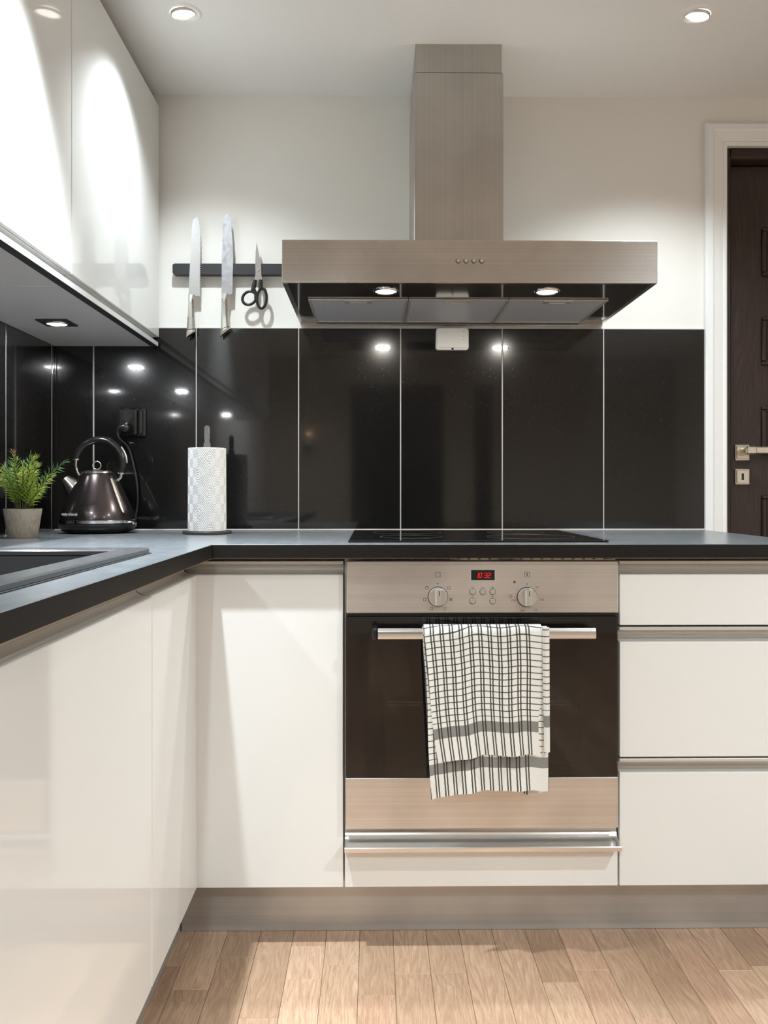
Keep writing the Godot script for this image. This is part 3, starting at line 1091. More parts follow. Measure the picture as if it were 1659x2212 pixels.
	var px := [-0.0135, -0.0065, 0.0052, 0.0125]
	for k in 4:
		var o: Vector3 = dc + Vector3(px[k] + 0.001, -0.0006, 0.0013)
		for s in segs["1032"[k]]:
			var w := 0.0024
			var h := 0.0048
			var th := 0.00065
			var r: Array = {"a": [-w, 2 * h, w, 2 * h], "b": [w, h, w, 2 * h], "c": [w, 0, w, h], "d": [-w, 0, w, 0], "e": [-w, 0, -w, h], "f": [-w, h, -w, 2 * h], "g": [-w, h, w, h]}[s]
			var q0 := Vector3(r[0] - th, r[1] - h - th, 0)
			var q1 := Vector3(r[2] + th, r[3] - h + th, 0)
			b.cbox(q0, q1 + Vector3(0, 0, 0.0003), 0.0, Transform3D(Basis(Vector3(1, 0, 0), Vector3(0.16, 1, 0), Vector3(0, 0, 1)), o))
	for yy in [-0.0022, 0.0034]:
		b.cbox(dc + Vector3(-0.0006 + yy * 0.16, yy - 0.0013, 0.0013), dc + Vector3(0.0006 + yy * 0.16, yy - 0.0001, 0.0016))
	part(dp, "display_digits", b, M.led_red)
	for q in [[0.2136, 0.7762], [0.2358, 0.7762], [0.2572, 0.7762], [0.2136, 0.7560], [0.2572, 0.7560]]:
		var c := Vector3(q[0], q[1], zf)
		var bt := part(t, "push_button", knob_at(c, [Vector2(0.0, 0.003), Vector2(0.0050, 0.0028), Vector2(0.0058, 0.002), Vector2(0.0060, 0.0)], 24), M.knob_silver)
		part(bt, "button_ring", knob_at(c, [Vector2(0.0059, 0.0004), Vector2(0.0068, 0.0004), Vector2(0.0070, 0.0)], 24), M.charcoal)
	part(t, "pilot_lamp", knob_at(Vector3(0.3048, 0.7972, zf), [Vector2(0.0, 0.0010), Vector2(0.0022, 0.0006), Vector2(0.0028, 0.0)], 20), M.pilot_red)
	# printed symbols
	b = MB.new()
	var zp := zf + 0.0001
	for c in [[0.1385, 0.8135, 0.0052], [0.3320, 0.8135, 0.0052], [0.1150, 0.7850, 0.0030], [0.1620, 0.7850, 0.0030], [0.1665, 0.7595, 0.0028], [0.1100, 0.7595, 0.0028], [0.1245, 0.7400, 0.0028], [0.1530, 0.7400, 0.0030], [0.2960, 0.7660, 0.0030]]:
		var w: float = c[2]
		var th := 0.0004
		for r in [[-w, -w, w, -w], [-w, w, w, w], [-w, -w, -w, w], [w, -w, w, w]]:
			b.cbox(Vector3(c[0] + r[0] - th, c[1] + r[1] - th, zf - 0.0002), Vector3(c[0] + r[2] + th, c[1] + r[3] + th, zp + 0.0001))
	b.cbox(Vector3(0.3309, 0.8105, zf - 0.0002), Vector3(0.3331, 0.8170, zp + 0.0001))
	b.cbox(Vector3(0.1125, 0.7868, zf - 0.0002), Vector3(0.1175, 0.7880, zp + 0.0001))
	b.cbox(Vector3(0.1650, 0.7580, zf - 0.0002), Vector3(0.1680, 0.7612, zp + 0.0001))
	b.cbox(Vector3(0.1372, 0.7925, zf - 0.0002), Vector3(0.1398, 0.7950, zp + 0.0001))
	b.cbox(Vector3(0.3308, 0.7915, zf - 0.0002), Vector3(0.3328, 0.7940, zp + 0.0001))
	for k in 4:
		b.cbox(Vector3(0.1360 + 0.0018 * k, 0.8135 + 0.002 * sin(k * 1.9), zf - 0.0002), Vector3(0.1370 + 0.0018 * k, 0.8146 + 0.002 * sin(k * 1.9), zp + 0.0001))
	for k in 17:
		var a := deg_to_rad(50.0 - k * 16.5)
		var o := Vector3(0.3315 + cos(a) * 0.0252, 0.7645 + sin(a) * 0.0252, zp)
		b.cbox(Vector3(-0.0009, -0.0002, -0.0003), Vector3(0.0009, 0.0002, 0.0001), 0.0, Transform3D(Basis(Vector3(0, 0, 1), a), o))
	for q in [[0.2136, 0.7858], [0.2572, 0.7858]]:
		for k in 3:
			b.cbox(Vector3(q[0] - 0.0022 + k * 0.0016, q[1] - 0.001 + 0.0008 * (k % 2), zf - 0.0002), Vector3(q[0] - 0.0012 + k * 0.0016, q[1] + 0.001, zp + 0.0001))
	b.cbox(Vector3(0.2325, 0.7852, zf - 0.0002), Vector3(0.2350, 0.7860, zp + 0.0001))
	b.cbox(Vector3(0.2366, 0.7852, zf - 0.0002), Vector3(0.2391, 0.7860, zp + 0.0001))
	b.cbox(Vector3(0.2116, 0.7656, zf - 0.0002), Vector3(0.2156, 0.7662, zp + 0.0001))
	b.cbox(Vector3(0.2554, 0.7656, zf - 0.0002), Vector3(0.2590, 0.7662, zp + 0.0001))
	b.cbox(Vector3(0.2569, 0.7640, zf - 0.0002), Vector3(0.2575, 0.7678, zp + 0.0001))
	var pp := part(t, "printed_symbols", b, M.print)
	for q in [["50", 0.3535, 0.7860], ["100", 0.3640, 0.7590], ["150", 0.3500, 0.7370], ["200", 0.3215, 0.7355], ["250", 0.3020, 0.7580]]:
		var lm := label_mesh(q[0], 0.0042, 0.0003)
		place(pp, "scale_number", lm, M.print, Vector3(q[1], q[2], zf + 0.0001) - t.position)
	var bo := label_mesh("BOSCH", 0.0125, 0.0006)
	place(t, "maker_lettering", bo, M.print, Vector3(0.2420, 0.3530, zf + 0.0003) - t.position)


# ------------------------------------------------------------------ tea towel over the oven handle
func tea_towel() -> void:
	var t := thing("tea_towel", "white tea towel with black check stripes folded over the oven handle", "towel", Vector3(0.235, 0.36, 0.70))
	var hy := 0.6930
	var hz := 0.70
	var layers := [
		# name, x left top, x right top, x left foot, x right foot, y foot left, y foot right, lift, back drop
		["lower_layer", 0.1030, 0.3660, 0.1200, 0.3665, 0.3505, 0.3665, 0.000, 0.33],
		["upper_layer", 0.1040, 0.3520, 0.1330, 0.3560, 0.4260, 0.4420, 0.0042, 0.03],
	]
	for L in layers:
		var P := []
		var U := []
		var nu := 56
		var lift: float = L[7]
		for i in nu + 1:
			var u := i / float(nu)
			var foot: float = lerpf(L[5], L[6], smoothstep(0.0, 0.45, u)) + 0.002 * sin(u * 17.0)
			var top := hy + 0.0150 + lift
			var down := hy - foot
			var row := []
			var uvr := []
			# path: foot -> up the front -> over the bar -> down the back
			var path := []
			var nf := 40
			for k in nf + 1:
				path.append([foot + down * k / float(nf), hz + 0.0112 + lift, k / float(nf) * down])
			for k in range(1, 9):
				var a := PI * k / 9.0
				path.append([hy + 0.0150 * sin(a) + lift * sin(a), hz + (0.0112 + lift) * cos(a) * (1.0 if cos(a) > 0 else 0.8), down + 0.04 * k / 9.0])
			var bd: float = L[8] + (0.018 * sin(u * 9.0) - 0.004 if L[8] > 0.1 else 0.0)
			for k in 20:
				path.append([hy - bd * k / 19.0, hz - 0.0092 - lift * 0.3, down + 0.04 + bd * k / 19.0])
			for q in path:
				var s := clampf((hy - q[0]) / 0.34, 0.0, 1.0)
				var xl: float = lerpf(L[1], L[3], pow(s * 0.34 / (hy - L[5]), 1.15) * (1.0 if q[1] > hz else 1.35))
				var xr: float = lerpf(L[2], L[4], s * 0.34 / (hy - L[6]) if q[1] > hz else 0.0)
				var x := lerpf(xl, xr, u)
				var wave := 0.0
				if q[1] > hz:
					wave = s * (0.0052 * sin(u * 15.0 + s * 2.0 + lift * 300.0) + 0.0030 * sin(u * 31.0 - s * 3.0)) + s * 0.004
					wave = maxf(wave, -0.002) if lift == 0.0 else wave + 0.0025 * s
				else:
					wave = -0.0015 * sin(u * 12.0) * s
				row.append(Vector3(x, q[0], q[1] + wave))
				uvr.append(Vector2(0.03 + u * (L[2] - L[1]) / 0.27, clampf(q[2] / 0.39, 0.0, 0.999)))
			P.append(row)
			U.append(uvr)
		var b := MB.new()
		b.sheet(P, U, 0.0022)
		part(t, L[0], b, M.tea_towel)
	# narrow turned-back edge on the door side
	var P2 := []
	var U2 := []
	for i in 9:
		var u := i / 8.0
		var row := []
		var uvr := []
		for k in 41:
			var s := k / 40.0
			var y := lerpf(0.450, hy + 0.0165, s)
			row.append(Vector3(lerpf(0.3525 + 0.0035 * (1 - s), 0.3665, u), y, hz + 0.0165 + 0.005 * sin(u * PI) + (1 - s) * 0.006))
			uvr.append(Vector2(0.9 + 0.07 * u, s * 0.62))
		P2.append(row)
		U2.append(uvr)
	var fb := MB.new()
	fb.sheet(P2, U2, 0.002)
	part(t, "folded_edge", fb, M.tea_towel)


# ------------------------------------------------------------------ extractor hood
func hood() -> void:
	var x0 := -0.2180
	var x1 := 0.6760
	var zf := 0.478
	var y0 := 1.4895
	var y1 := 1.5910
	var t := thing("cooker_hood", "wide stainless steel chimney cooker hood above the hob", "cooker hood", Vector3(0.229, y0, 0.24))
	var b := MB.new()
	var w := 0.012
	b.cbox(Vector3(x0, y0, zf - w), Vector3(x1, y1, zf), 0.0008)
	b.cbox(Vector3(x0, y0, 0.0), Vector3(x0 + w, y1, zf - w), 0.0008)
	b.cbox(Vector3(x1 - w, y0, 0.0), Vector3(x1, y1, zf - w), 0.0008)
	b.cbox(Vector3(x0 + w, y1 - 0.004, 0.0), Vector3(x1 - w, y1, zf - w))
	part(t, "canopy", b, M.steel)
	part(t, "underside", box(Vector3(x0 + w, y0 + 0.0012, 0.009), Vector3(x1 - w, y0 + 0.006, zf - w)), M.steel_mirror)
	part(t, "back_lip", box(Vector3(x0 + 0.004, y0 - 0.008, 0.0085), Vector3(x1 - 0.004, y0 + 0.002, 0.016), 0.001), M.steel)
	# chimney
	part(t, "chimney_cover", box(Vector3(0.105, y1, 0.0), Vector3(0.3372, 2.0835, 0.29), 0.0012), M.steel_up)
	part(t, "chimney_joint", box(Vector3(0.1095, 2.0835, 0.0), Vector3(0.3327, 2.0855, 0.2855)), M.charcoal)
	part(t, "chimney_extension", box(Vector3(0.1085, 2.0855, 0.0), Vector3(0.3337, CEIL, 0.2865), 0.0008), M.steel_up)
	# filters
	for k in 3:
		var a := -0.169 + 0.259 * k
		var c := a + 0.2575
		b = box(Vector3(a + 0.006, y0 - 0.0012, 0.036), Vector3(c - 0.006, y0 + 0.001, 0.304))
		var f := part(t, "grease_filter", b, M.filter_mesh)
		b = MB.new()
		for r in [[a, 0.030, a + 0.007, 0.310], [c - 0.007, 0.030, c, 0.310], [a + 0.007, 0.030, c - 0.007, 0.037], [a + 0.007, 0.303, c - 0.007, 0.310]]:
			b.cbox(Vector3(r[0], y0 - 0.0030, r[1]), Vector3(r[2], y0 + 0.001, r[3]), 0.001)
		part(f, "filter_frame", b, M.profile)
		b = MB.new()
		var m := (a + c) * 0.5
		b.cbox(Vector3(m - 0.037, y0 - 0.0042, 0.276), Vector3(m + 0.037, y0 - 0.001, 0.306), 0.001)
		b.cbox(Vector3(m - 0.022, y0 - 0.0060, 0.285), Vector3(m + 0.022, y0 - 0.004, 0.291), 0.0008)
		part(f, "filter_latch", b, M.profile)
	# buttons
	for k in 4:
		var c := Vector3(0.2005 + 0.0186 * k, 1.5415, zf)
		var bt := part(t, "push_button", knob_at(c, [Vector2(0.0, 0.0052), Vector2(0.0040, 0.0050), Vector2(0.0046, 0.0040), Vector2(0.0046, 0.0)], 24), M.knob_silver)
		part(bt, "button_ring", knob_at(c, [Vector2(0.0047, 0.0006), Vector2(0.0058, 0.0006), Vector2(0.0061, 0.0)], 24), M.charcoal)
	# lamps in the underside
	for k in 2:
		var at := Vector3([0.030, 0.430][k], y0 + 0.0012, 0.392)
		var l := part(t, "hood_lamp", lathe_at(at, [Vector2(0.0255, -0.0005), Vector2(0.027, -0.0035), Vector2(0.031, -0.0030), Vector2(0.0325, 0.0)], 40), M.chrome)
		part(l, "lamp_lens", lathe_at(at, [Vector2(0.0, -0.0040), Vector2(0.018, -0.0034), Vector2(0.0255, -0.0015)], 40), M.led_glow)
		small_lamp(t, "hood_light", at + Vector3(0, -0.006, 0) - t.position, Color(1.0, 0.97, 0.93), 0.26)


func hob() -> void:
	var t := thing("induction_hob", "flat black glass hob let into the worktop in front of the tiles", "hob", Vector3(0.234, CT, 0.34))
	part(t, "glass_plate", box(Vector3(-0.057, CT, 0.085), Vector3(0.524, CT + 0.0045, 0.605), 0.0015), M.hob_glass)
	for q in [[0.09, 0.22, 0.09], [0.38, 0.22, 0.075], [0.09, 0.44, 0.075], [0.38, 0.44, 0.105]]:
		var b := lathe_at(Vector3(q[0], CT + 0.0045, q[1]), [Vector2(q[2] - 0.0015, 0.0), Vector2(q[2] - 0.0013, 0.0002), Vector2(q[2], 0.0002), Vector2(q[2] + 0.0002, 0.0)], 56)
		part(t, "cooking_ring", b, M.charcoal)


# ------------------------------------------------------------------ knives and scissors on the magnetic strip
func mm(a: Array) -> PackedVector2Array:
	var p := PackedVector2Array()
	for i in range(0, a.size(), 2):
		p.append(Vector2(a[i] * 0.001, a[i + 1] * 0.001))
	return p


# faceted steel handle: outline widths along y
func handle_mesh(rows: Array, zc: float) -> MB:
	# rows: [y, xl, xr, half depth]; octagonal section
	var b := MB.new()
	var sec := []
	for r in rows:
		var x0: float = r[1]
		var x1: float = r[2]
		var y: float = r[0]
		var d: float = r[3]
		var sl: float = r[4] if r.size() > 4 else 0.0
		var w := (x1 - x0)
		var ring := []
		for q in [[0.0, -0.45], [0.0, 0.45], [0.28, 1.0], [0.72, 1.0], [1.0, 0.45], [1.0, -0.45], [0.72, -1.0], [0.28, -1.0]]:
			ring.append(Vector3(x0 + w * q[0], y + sl * q[0], zc + d * q[1]))
		sec.append(ring)
	for i in sec.size() - 1:
		for k in 8:
			var p := [sec[i][k], sec[i][(k + 1) % 8], sec[i + 1][(k + 1) % 8], sec[i + 1][k]]
			var cen: Vector3 = (sec[i][0] + sec[i][4] + sec[i + 1][0] + sec[i + 1][4]) * 0.25
			var nn: Vector3 = (p[1] - p[0]).cross(p[3] - p[0]).normalized()
			if nn.dot((p[0] + p[2]) * 0.5 - cen) < 0: nn = -nn
			b.quad(p[0], p[1], p[2], p[3], nn)
	for e in [0, sec.size() - 1]:
		var nn := Vector3(0, 1 if e == 0 else -1, 0)
		for k in range(1, 7):
			b.tri(sec[e][0], sec[e][k], sec[e][k + 1], nn, nn, nn)
	return b


func knives() -> void:
	var zs := 0.026
	var t := thing("magnetic_knife_strip", "black magnetic strip on the white wall holding the knives", "knife rack", Vector3(-0.40, 1.641, 0.0))
	var b := MB.new()
	var pr := PackedVector2Array()
	for q in [[-0.5785, 1.6505, 90, 180], [-0.5785, 1.6330, 180, 270]]:
		for k in 7:
			var a := deg_to_rad(lerpf(q[2], q[3], k / 6.0))
			pr.append(Vector2(q[0] + 0.007 * cos(a), q[1] + 0.007 * sin(a)))
	pr.append(Vector2(-0.200, 1.6270))
	pr.append(Vector2(-0.200, 1.6580))
	b.prism(pr, 0.0, zs - 0.002, Transform3D())
	b.prism(pr, zs - 0.002, zs, Transform3D())
	part(t, "strip", b, mat("strip_black", 0.022, 0.022, 0.024, 0.42))

	var steel := mat("blade", 0.62, 0.62, 0.63, 0.27, 1.0)
	var worn := mat("blade_worn", 0.46, 0.46, 0.49, 0.42, 1.0)
	var bnz := noise(71, 0.03, 4)
	worn.roughness_texture = tex(paint(128, 256, func(x, y):
		var k := clampf(0.38 + 0.09 * bnz.get_noise_2d(x * 1.3, y), 0.1, 0.9)
		return Color(k, k, k)))
	worn.roughness = 1.0
	triplanar(worn, Vector3(12, 6, 12), true)
	var hm := mat("knife_handle", 0.70, 0.69, 0.66, 0.2, 1.0)

	# bread knife with a scalloped edge
	t = thing("bread_knife", "steel bread knife with serrated edge hanging on the magnetic strip", "knife", Vector3(-0.525, 1.45, zs), "kitchen knives")
	pr = mm([-513.3, 1792.3, -520.5, 1788.7, -525.9, 1781.4, -529.0, 1755.9, -531.0, 1707.3, -534.6, 1646.7, -537.5, 1586.0, -538.0, 1562.0, -522.0, 1560.5, -514.0, 1563.5, -506.0, 1561.8])
	var edge := mm([-506.0, 1562.3, -504.6, 1646.8, -504.1, 1731.7, -505.3, 1758.4, -508.4, 1780.2, -513.3, 1792.3])
	var nt := 36
	for k in range(1, nt * 2):
		var y := lerpf(1.5635, 1.7905, k / float(nt * 2))
		var x := edge[-1].x
		for i in edge.size() - 1:
			if y >= edge[i].y and y <= edge[i + 1].y:
				x = lerpf(edge[i].x, edge[i + 1].x, (y - edge[i].y) / (edge[i + 1].y - edge[i].y))
		pr.append(Vector2(x + (0.0020 if k % 2 else -0.0016), y))
	b = MB.new()
	b.prism(pr, zs + 0.0002, zs + 0.0022, Transform3D(), 5.0)
	part(t, "blade", b, steel)
	part(t, "handle", handle_mesh([[1.566, -0.5385, -0.5205, 0.004], [1.552, -0.5375, -0.5235, 0.0075], [1.545, -0.5375, -0.5230, 0.009], [1.500, -0.5400, -0.5198, 0.011], [1.462, -0.5420, -0.5180, 0.011, 0.004]], zs + 0.0035), hm)
	part(t, "end_cap", handle_mesh([[1.4605, -0.5422, -0.5178, 0.0105, 0.004], [1.452, -0.5428, -0.5172, 0.0115, 0.009], [1.441, -0.5435, -0.5168, 0.0105, 0.018]], zs + 0.0035), hm)
	# long slicing knife
	t = thing("chef_knife", "broad steel chef's knife with worn plain blade on the magnetic strip", "knife", Vector3(-0.43, 1.45, zs), "kitchen knives")
	pr = mm([-424.9, 1801.2, -431.0, 1798.7, -437.5, 1790.2, -439.2, 1756.2, -441.9, 1659.1, -443.1, 1564.9, -427, 1563.5, -421.3, 1567.1, -411.6, 1568.6, -409.2, 1659.2, -410.4, 1710.0, -413.5, 1756.3, -415.9, 1783.0, -419.5, 1793.0])
	b = MB.new()
	b.prism(pr, zs + 0.0002, zs + 0.0024, Transform3D(), 25.0)
	part(t, "blade", b, worn)
	part(t, "handle", handle_mesh([[1.569, -0.4425, -0.4225, 0.004], [1.553, -0.4418, -0.4262, 0.0075], [1.546, -0.4420, -0.4262, 0.009], [1.500, -0.4432, -0.4228, 0.011], [1.464, -0.4442, -0.4195, 0.011, 0.010]], zs + 0.0035), hm)
	part(t, "end_cap", handle_mesh([[1.4625, -0.4443, -0.4193, 0.0105, 0.010], [1.455, -0.4448, -0.4180, 0.0115, 0.015], [1.4435, -0.4455, -0.4170, 0.0105, 0.023]], zs + 0.0035), hm)

	# scissors
	t = thing("scissors", "kitchen scissors with black loop handles hanging on the magnetic strip", "scissors", Vector3(-0.335, 1.53, zs))
	b = MB.new()
	b.prism(mm([-340.6, 1720.2, -343.7, 1693.4, -344.9, 1657.0, -344.2, 1627.9, -350.0, 1600.0, -341.0, 1598.0, -335.2, 1627.9, -332.8, 1657.0, -335.2, 1683.8]), zs + 0.0002, zs + 0.0018)
	part(t, "blade", b, steel)
	b = MB.new()
	b.prism(mm([-340.0, 1717.2, -331.4, 1674.1, -327.5, 1654.6, -326.8, 1625.5, -322.9, 1598.1, -333.5, 1597.0, -340.3, 1627.9, -338.9, 1659.5]), zs + 0.0020, zs + 0.0036)
	part(t, "blade", b, steel)
	part(t, "pivot_screw", knob_at(Vector3(-0.3355, 1.638, zs + 0.0036), [Vector2(0.0, 0.0016), Vector2(0.0030, 0.0013), Vector2(0.0038, 0.0)], 20), M.chrome)
	var hz := zs + 0.006
	b = MB.new()
	b.tube([Vector3(-0.3450, 1.609, zs + 0.002), Vector3(-0.3475, 1.592, zs + 0.004), Vector3(-0.3520, 1.5775, hz)], [0.0050, 0.0068, 0.0055], 12)
	b.ring(Vector3(-0.3615, 1.5560, hz), Vector3(0, 0, 1), Vector3(0.0185, 0.010, 0), Vector3(-0.0075, 0.0165, 0), 0.0042)
	b.tube([Vector3(-0.3470, 1.580, hz), Vector3(-0.3420, 1.566, hz), Vector3(-0.3430, 1.553, hz)], [0.0045, 0.0055, 0.0045], 10)
	part(t, "handle_loop", b, M.black_plastic)
	b = MB.new()
	b.tube([Vector3(-0.3285, 1.609, zs + 0.004), Vector3(-0.3285, 1.595, zs + 0.005), Vector3(-0.3290, 1.582, hz)], [0.0055, 0.0068, 0.0060], 12)
	b.ring(Vector3(-0.3252, 1.5550, hz), Vector3(0, 0, 1), Vector3(0.0138, 0, 0), Vector3(0.0012, 0.0285, 0), 0.0042)
	part(t, "handle_loop", b, M.black_plastic)


# ------------------------------------------------------------------ kettle
func kettle() -> void:
	var c := Vector3(-0.764, CT, 0.140)
	var t := thing("kettle", "dark pearl pyramid kettle with black arched handle, in the corner", "kettle", c)
	part(t, "base", lathe_at(c, [Vector2(0.0, 0.0), Vector2(0.074, 0.0), Vector2(0.092, 0.006), Vector2(0.1035, 0.018), Vector2(0.1045, 0.024), Vector2(0.100, 0.0270), Vector2(0.0, 0.0275)], 64), M.black_plastic)
	part(t, "foot_band", lathe_at(c, [Vector2(0.0985, 0.0275), Vector2(0.1010, 0.0285), Vector2(0.1012, 0.0355), Vector2(0.0990, 0.0375)], 64), M.chrome)
	var body := [Vector2(0.0990, 0.0375), Vector2(0.0985, 0.044), Vector2(0.0940, 0.062), Vector2(0.080, 0.094), Vector2(0.064, 0.128), Vector2(0.0505, 0.155), Vector2(0.0455, 0.1625), Vector2(0.0420, 0.1655)]
	part(t, "body", lathe_at(c, body, 72), M.kettle)
	var lid := part(t, "lid", lathe_at(c, [Vector2(0.0425, 0.1650), Vector2(0.0415, 0.1685), Vector2(0.034, 0.1715), Vector2(0.018, 0.1735), Vector2(0.0, 0.1745)], 56), M.satin_steel if M.has("satin_steel") else mat("satin_steel", 0.62, 0.60, 0.58, 0.24, 1.0))
	var b := MB.new()
	b.ring(c + Vector3(-0.003, 0.1865, 0), Vector3(0, 0, 1), Vector3(0.0112, 0, 0), Vector3(0, 0.0112, 0), 0.0020, 40, 10)
	b.cbox(c + Vector3(-0.007, 0.1725, -0.003), c + Vector3(0.001, 0.1765, 0.003), 0.001)
	part(lid, "ring_knob", b, M.chrome)
	# spout, to the left
	b = MB.new()
	b.tube([c + Vector3(-0.056, 0.112, 0), c + Vector3(-0.070, 0.128, 0), c + Vector3(-0.082, 0.141, 0), c + Vector3(-0.090, 0.1485, 0)], [0.030, 0.0240, 0.0175, 0.0135], 24)
	part(t, "spout", b, M.satin_steel)
	# arched handle
	var pts := []
	var rad := []
	for k in 33:
		var a := deg_to_rad(lerpf(168.0, -22.0, k / 32.0))
		pts.append(c + Vector3(0.0045 + 0.0655 * cos(a), 0.1900 + 0.0670 * sin(a), 0))
		rad.append(lerpf(0.0085, 0.0105, sin(k / 32.0 * PI)))
	b = MB.new()
	b.tube(pts, rad, 18, 1.15, Vector3(0, 0, 1))
	var hd := part(t, "handle", b, M.black_plastic)
	b = MB.new()
	var tr := []
	for k in 9:
		var a := deg_to_rad(lerpf(38.0, 2.0, k / 8.0))
		tr.append(c + Vector3(0.0045 + 0.0765 * cos(a), 0.1900 + 0.0780 * sin(a), 0.002))
	b.tube(tr, [0.0022, 0.0030, 0.0032, 0.0032, 0.0032, 0.0032, 0.0032, 0.0030, 0.0020], 10)
	part(hd, "lid_trigger", b, M.profile_bright)
	for s in [-1.0, 1.0]:
		b = MB.new()
		if s < 0:
			b.tube([c + Vector3(-0.0600, 0.2035, 0), c + Vector3(-0.0610, 0.187, 0), c + Vector3(-0.0585, 0.173, 0), c + Vector3(-0.0510, 0.160, 0), c + Vector3(-0.0430, 0.1545, 0)], [0.0042, 0.0036, 0.0036, 0.0036, 0.0036], 12)
			b.tube([c + Vector3(-0.0600, 0.2010, 0), c + Vector3(-0.0600, 0.2045, 0)], [0.0098], 18)
		else:
			b.tube([c + Vector3(0.0655, 0.1660, 0), c + Vector3(0.0640, 0.154, 0), c + Vector3(0.0570, 0.146, 0), c + Vector3(0.0480, 0.1435, 0)], [0.0044, 0.0042, 0.0040, 0.0040], 12)
			b.tube([c + Vector3(0.0655, 0.1665, 0), c + Vector3(0.0650, 0.1630, 0)], [0.0105], 18)
		part(t, "handle_bracket", b, M.chrome)
	# water window strip down the right-hand flank, facing the room
	var wp := []
	var ang := deg_to_rad(28.0)
	for q in [[0.0520, 0.150], [0.0580, 0.140], [0.0700, 0.116], [0.0830, 0.088], [0.0930, 0.066], [0.0965, 0.057]]:
		wp.append(c + Vector3(q[0] * cos(ang), q[1], q[0] * sin(ang)))
	b = MB.new()
	b.tube(wp, [0.0045, 0.0075, 0.0080, 0.0080, 0.0075, 0.0030], 14, 0.45, Vector3(cos(ang), 0.45, sin(ang)))
	part(t, "water_window", b, M.satin_nickel)
	# switch lever at the foot
	b = MB.new()
	b.cbox(Vector3(0.088, 0.0245, -0.010), Vector3(0.1210, 0.0330, 0.010), 0.003, Transform3D(Basis(Vector3.UP, deg_to_rad(-18.0)), c))
	part(t, "switch_lever", b, M.chrome)
	# maker lettering wrapped on the flank
	var tm := label_mesh("morphy richards", 0.0066, 0.0005)
	var arr := tm.get_mesh_arrays()
	var vs: PackedVector3Array = arr[Mesh.ARRAY_VERTEX]
	var ns: PackedVector3Array = arr[Mesh.ARRAY_NORMAL]
	for i in vs.size():
		var p := vs[i]
		var y := 0.0530 + p.y
		var r := lerpf(0.0985, 0.0940, (y - 0.044) / 0.018) + 0.0002 + p.z
		var a := deg_to_rad(90.0 + 34.0) - p.x / r
		vs[i] = Vector3(cos(a) * r, y, sin(a) * r)
		var q := ns[i]
		ns[i] = (Vector3(cos(a), 0.25, sin(a)) * q.z + Vector3(sin(a), 0, -cos(a)) * q.x + Vector3(0, 1, 0) * q.y).normalized()
	arr[Mesh.ARRAY_VERTEX] = vs
	arr[Mesh.ARRAY_NORMAL] = ns
	arr[Mesh.ARRAY_TANGENT] = null
	var am := ArrayMesh.new()
	am.add_surface_from_arrays(Mesh.PRIMITIVE_TRIANGLES, arr)
	place(t, "maker_lettering", am, M.white_print)


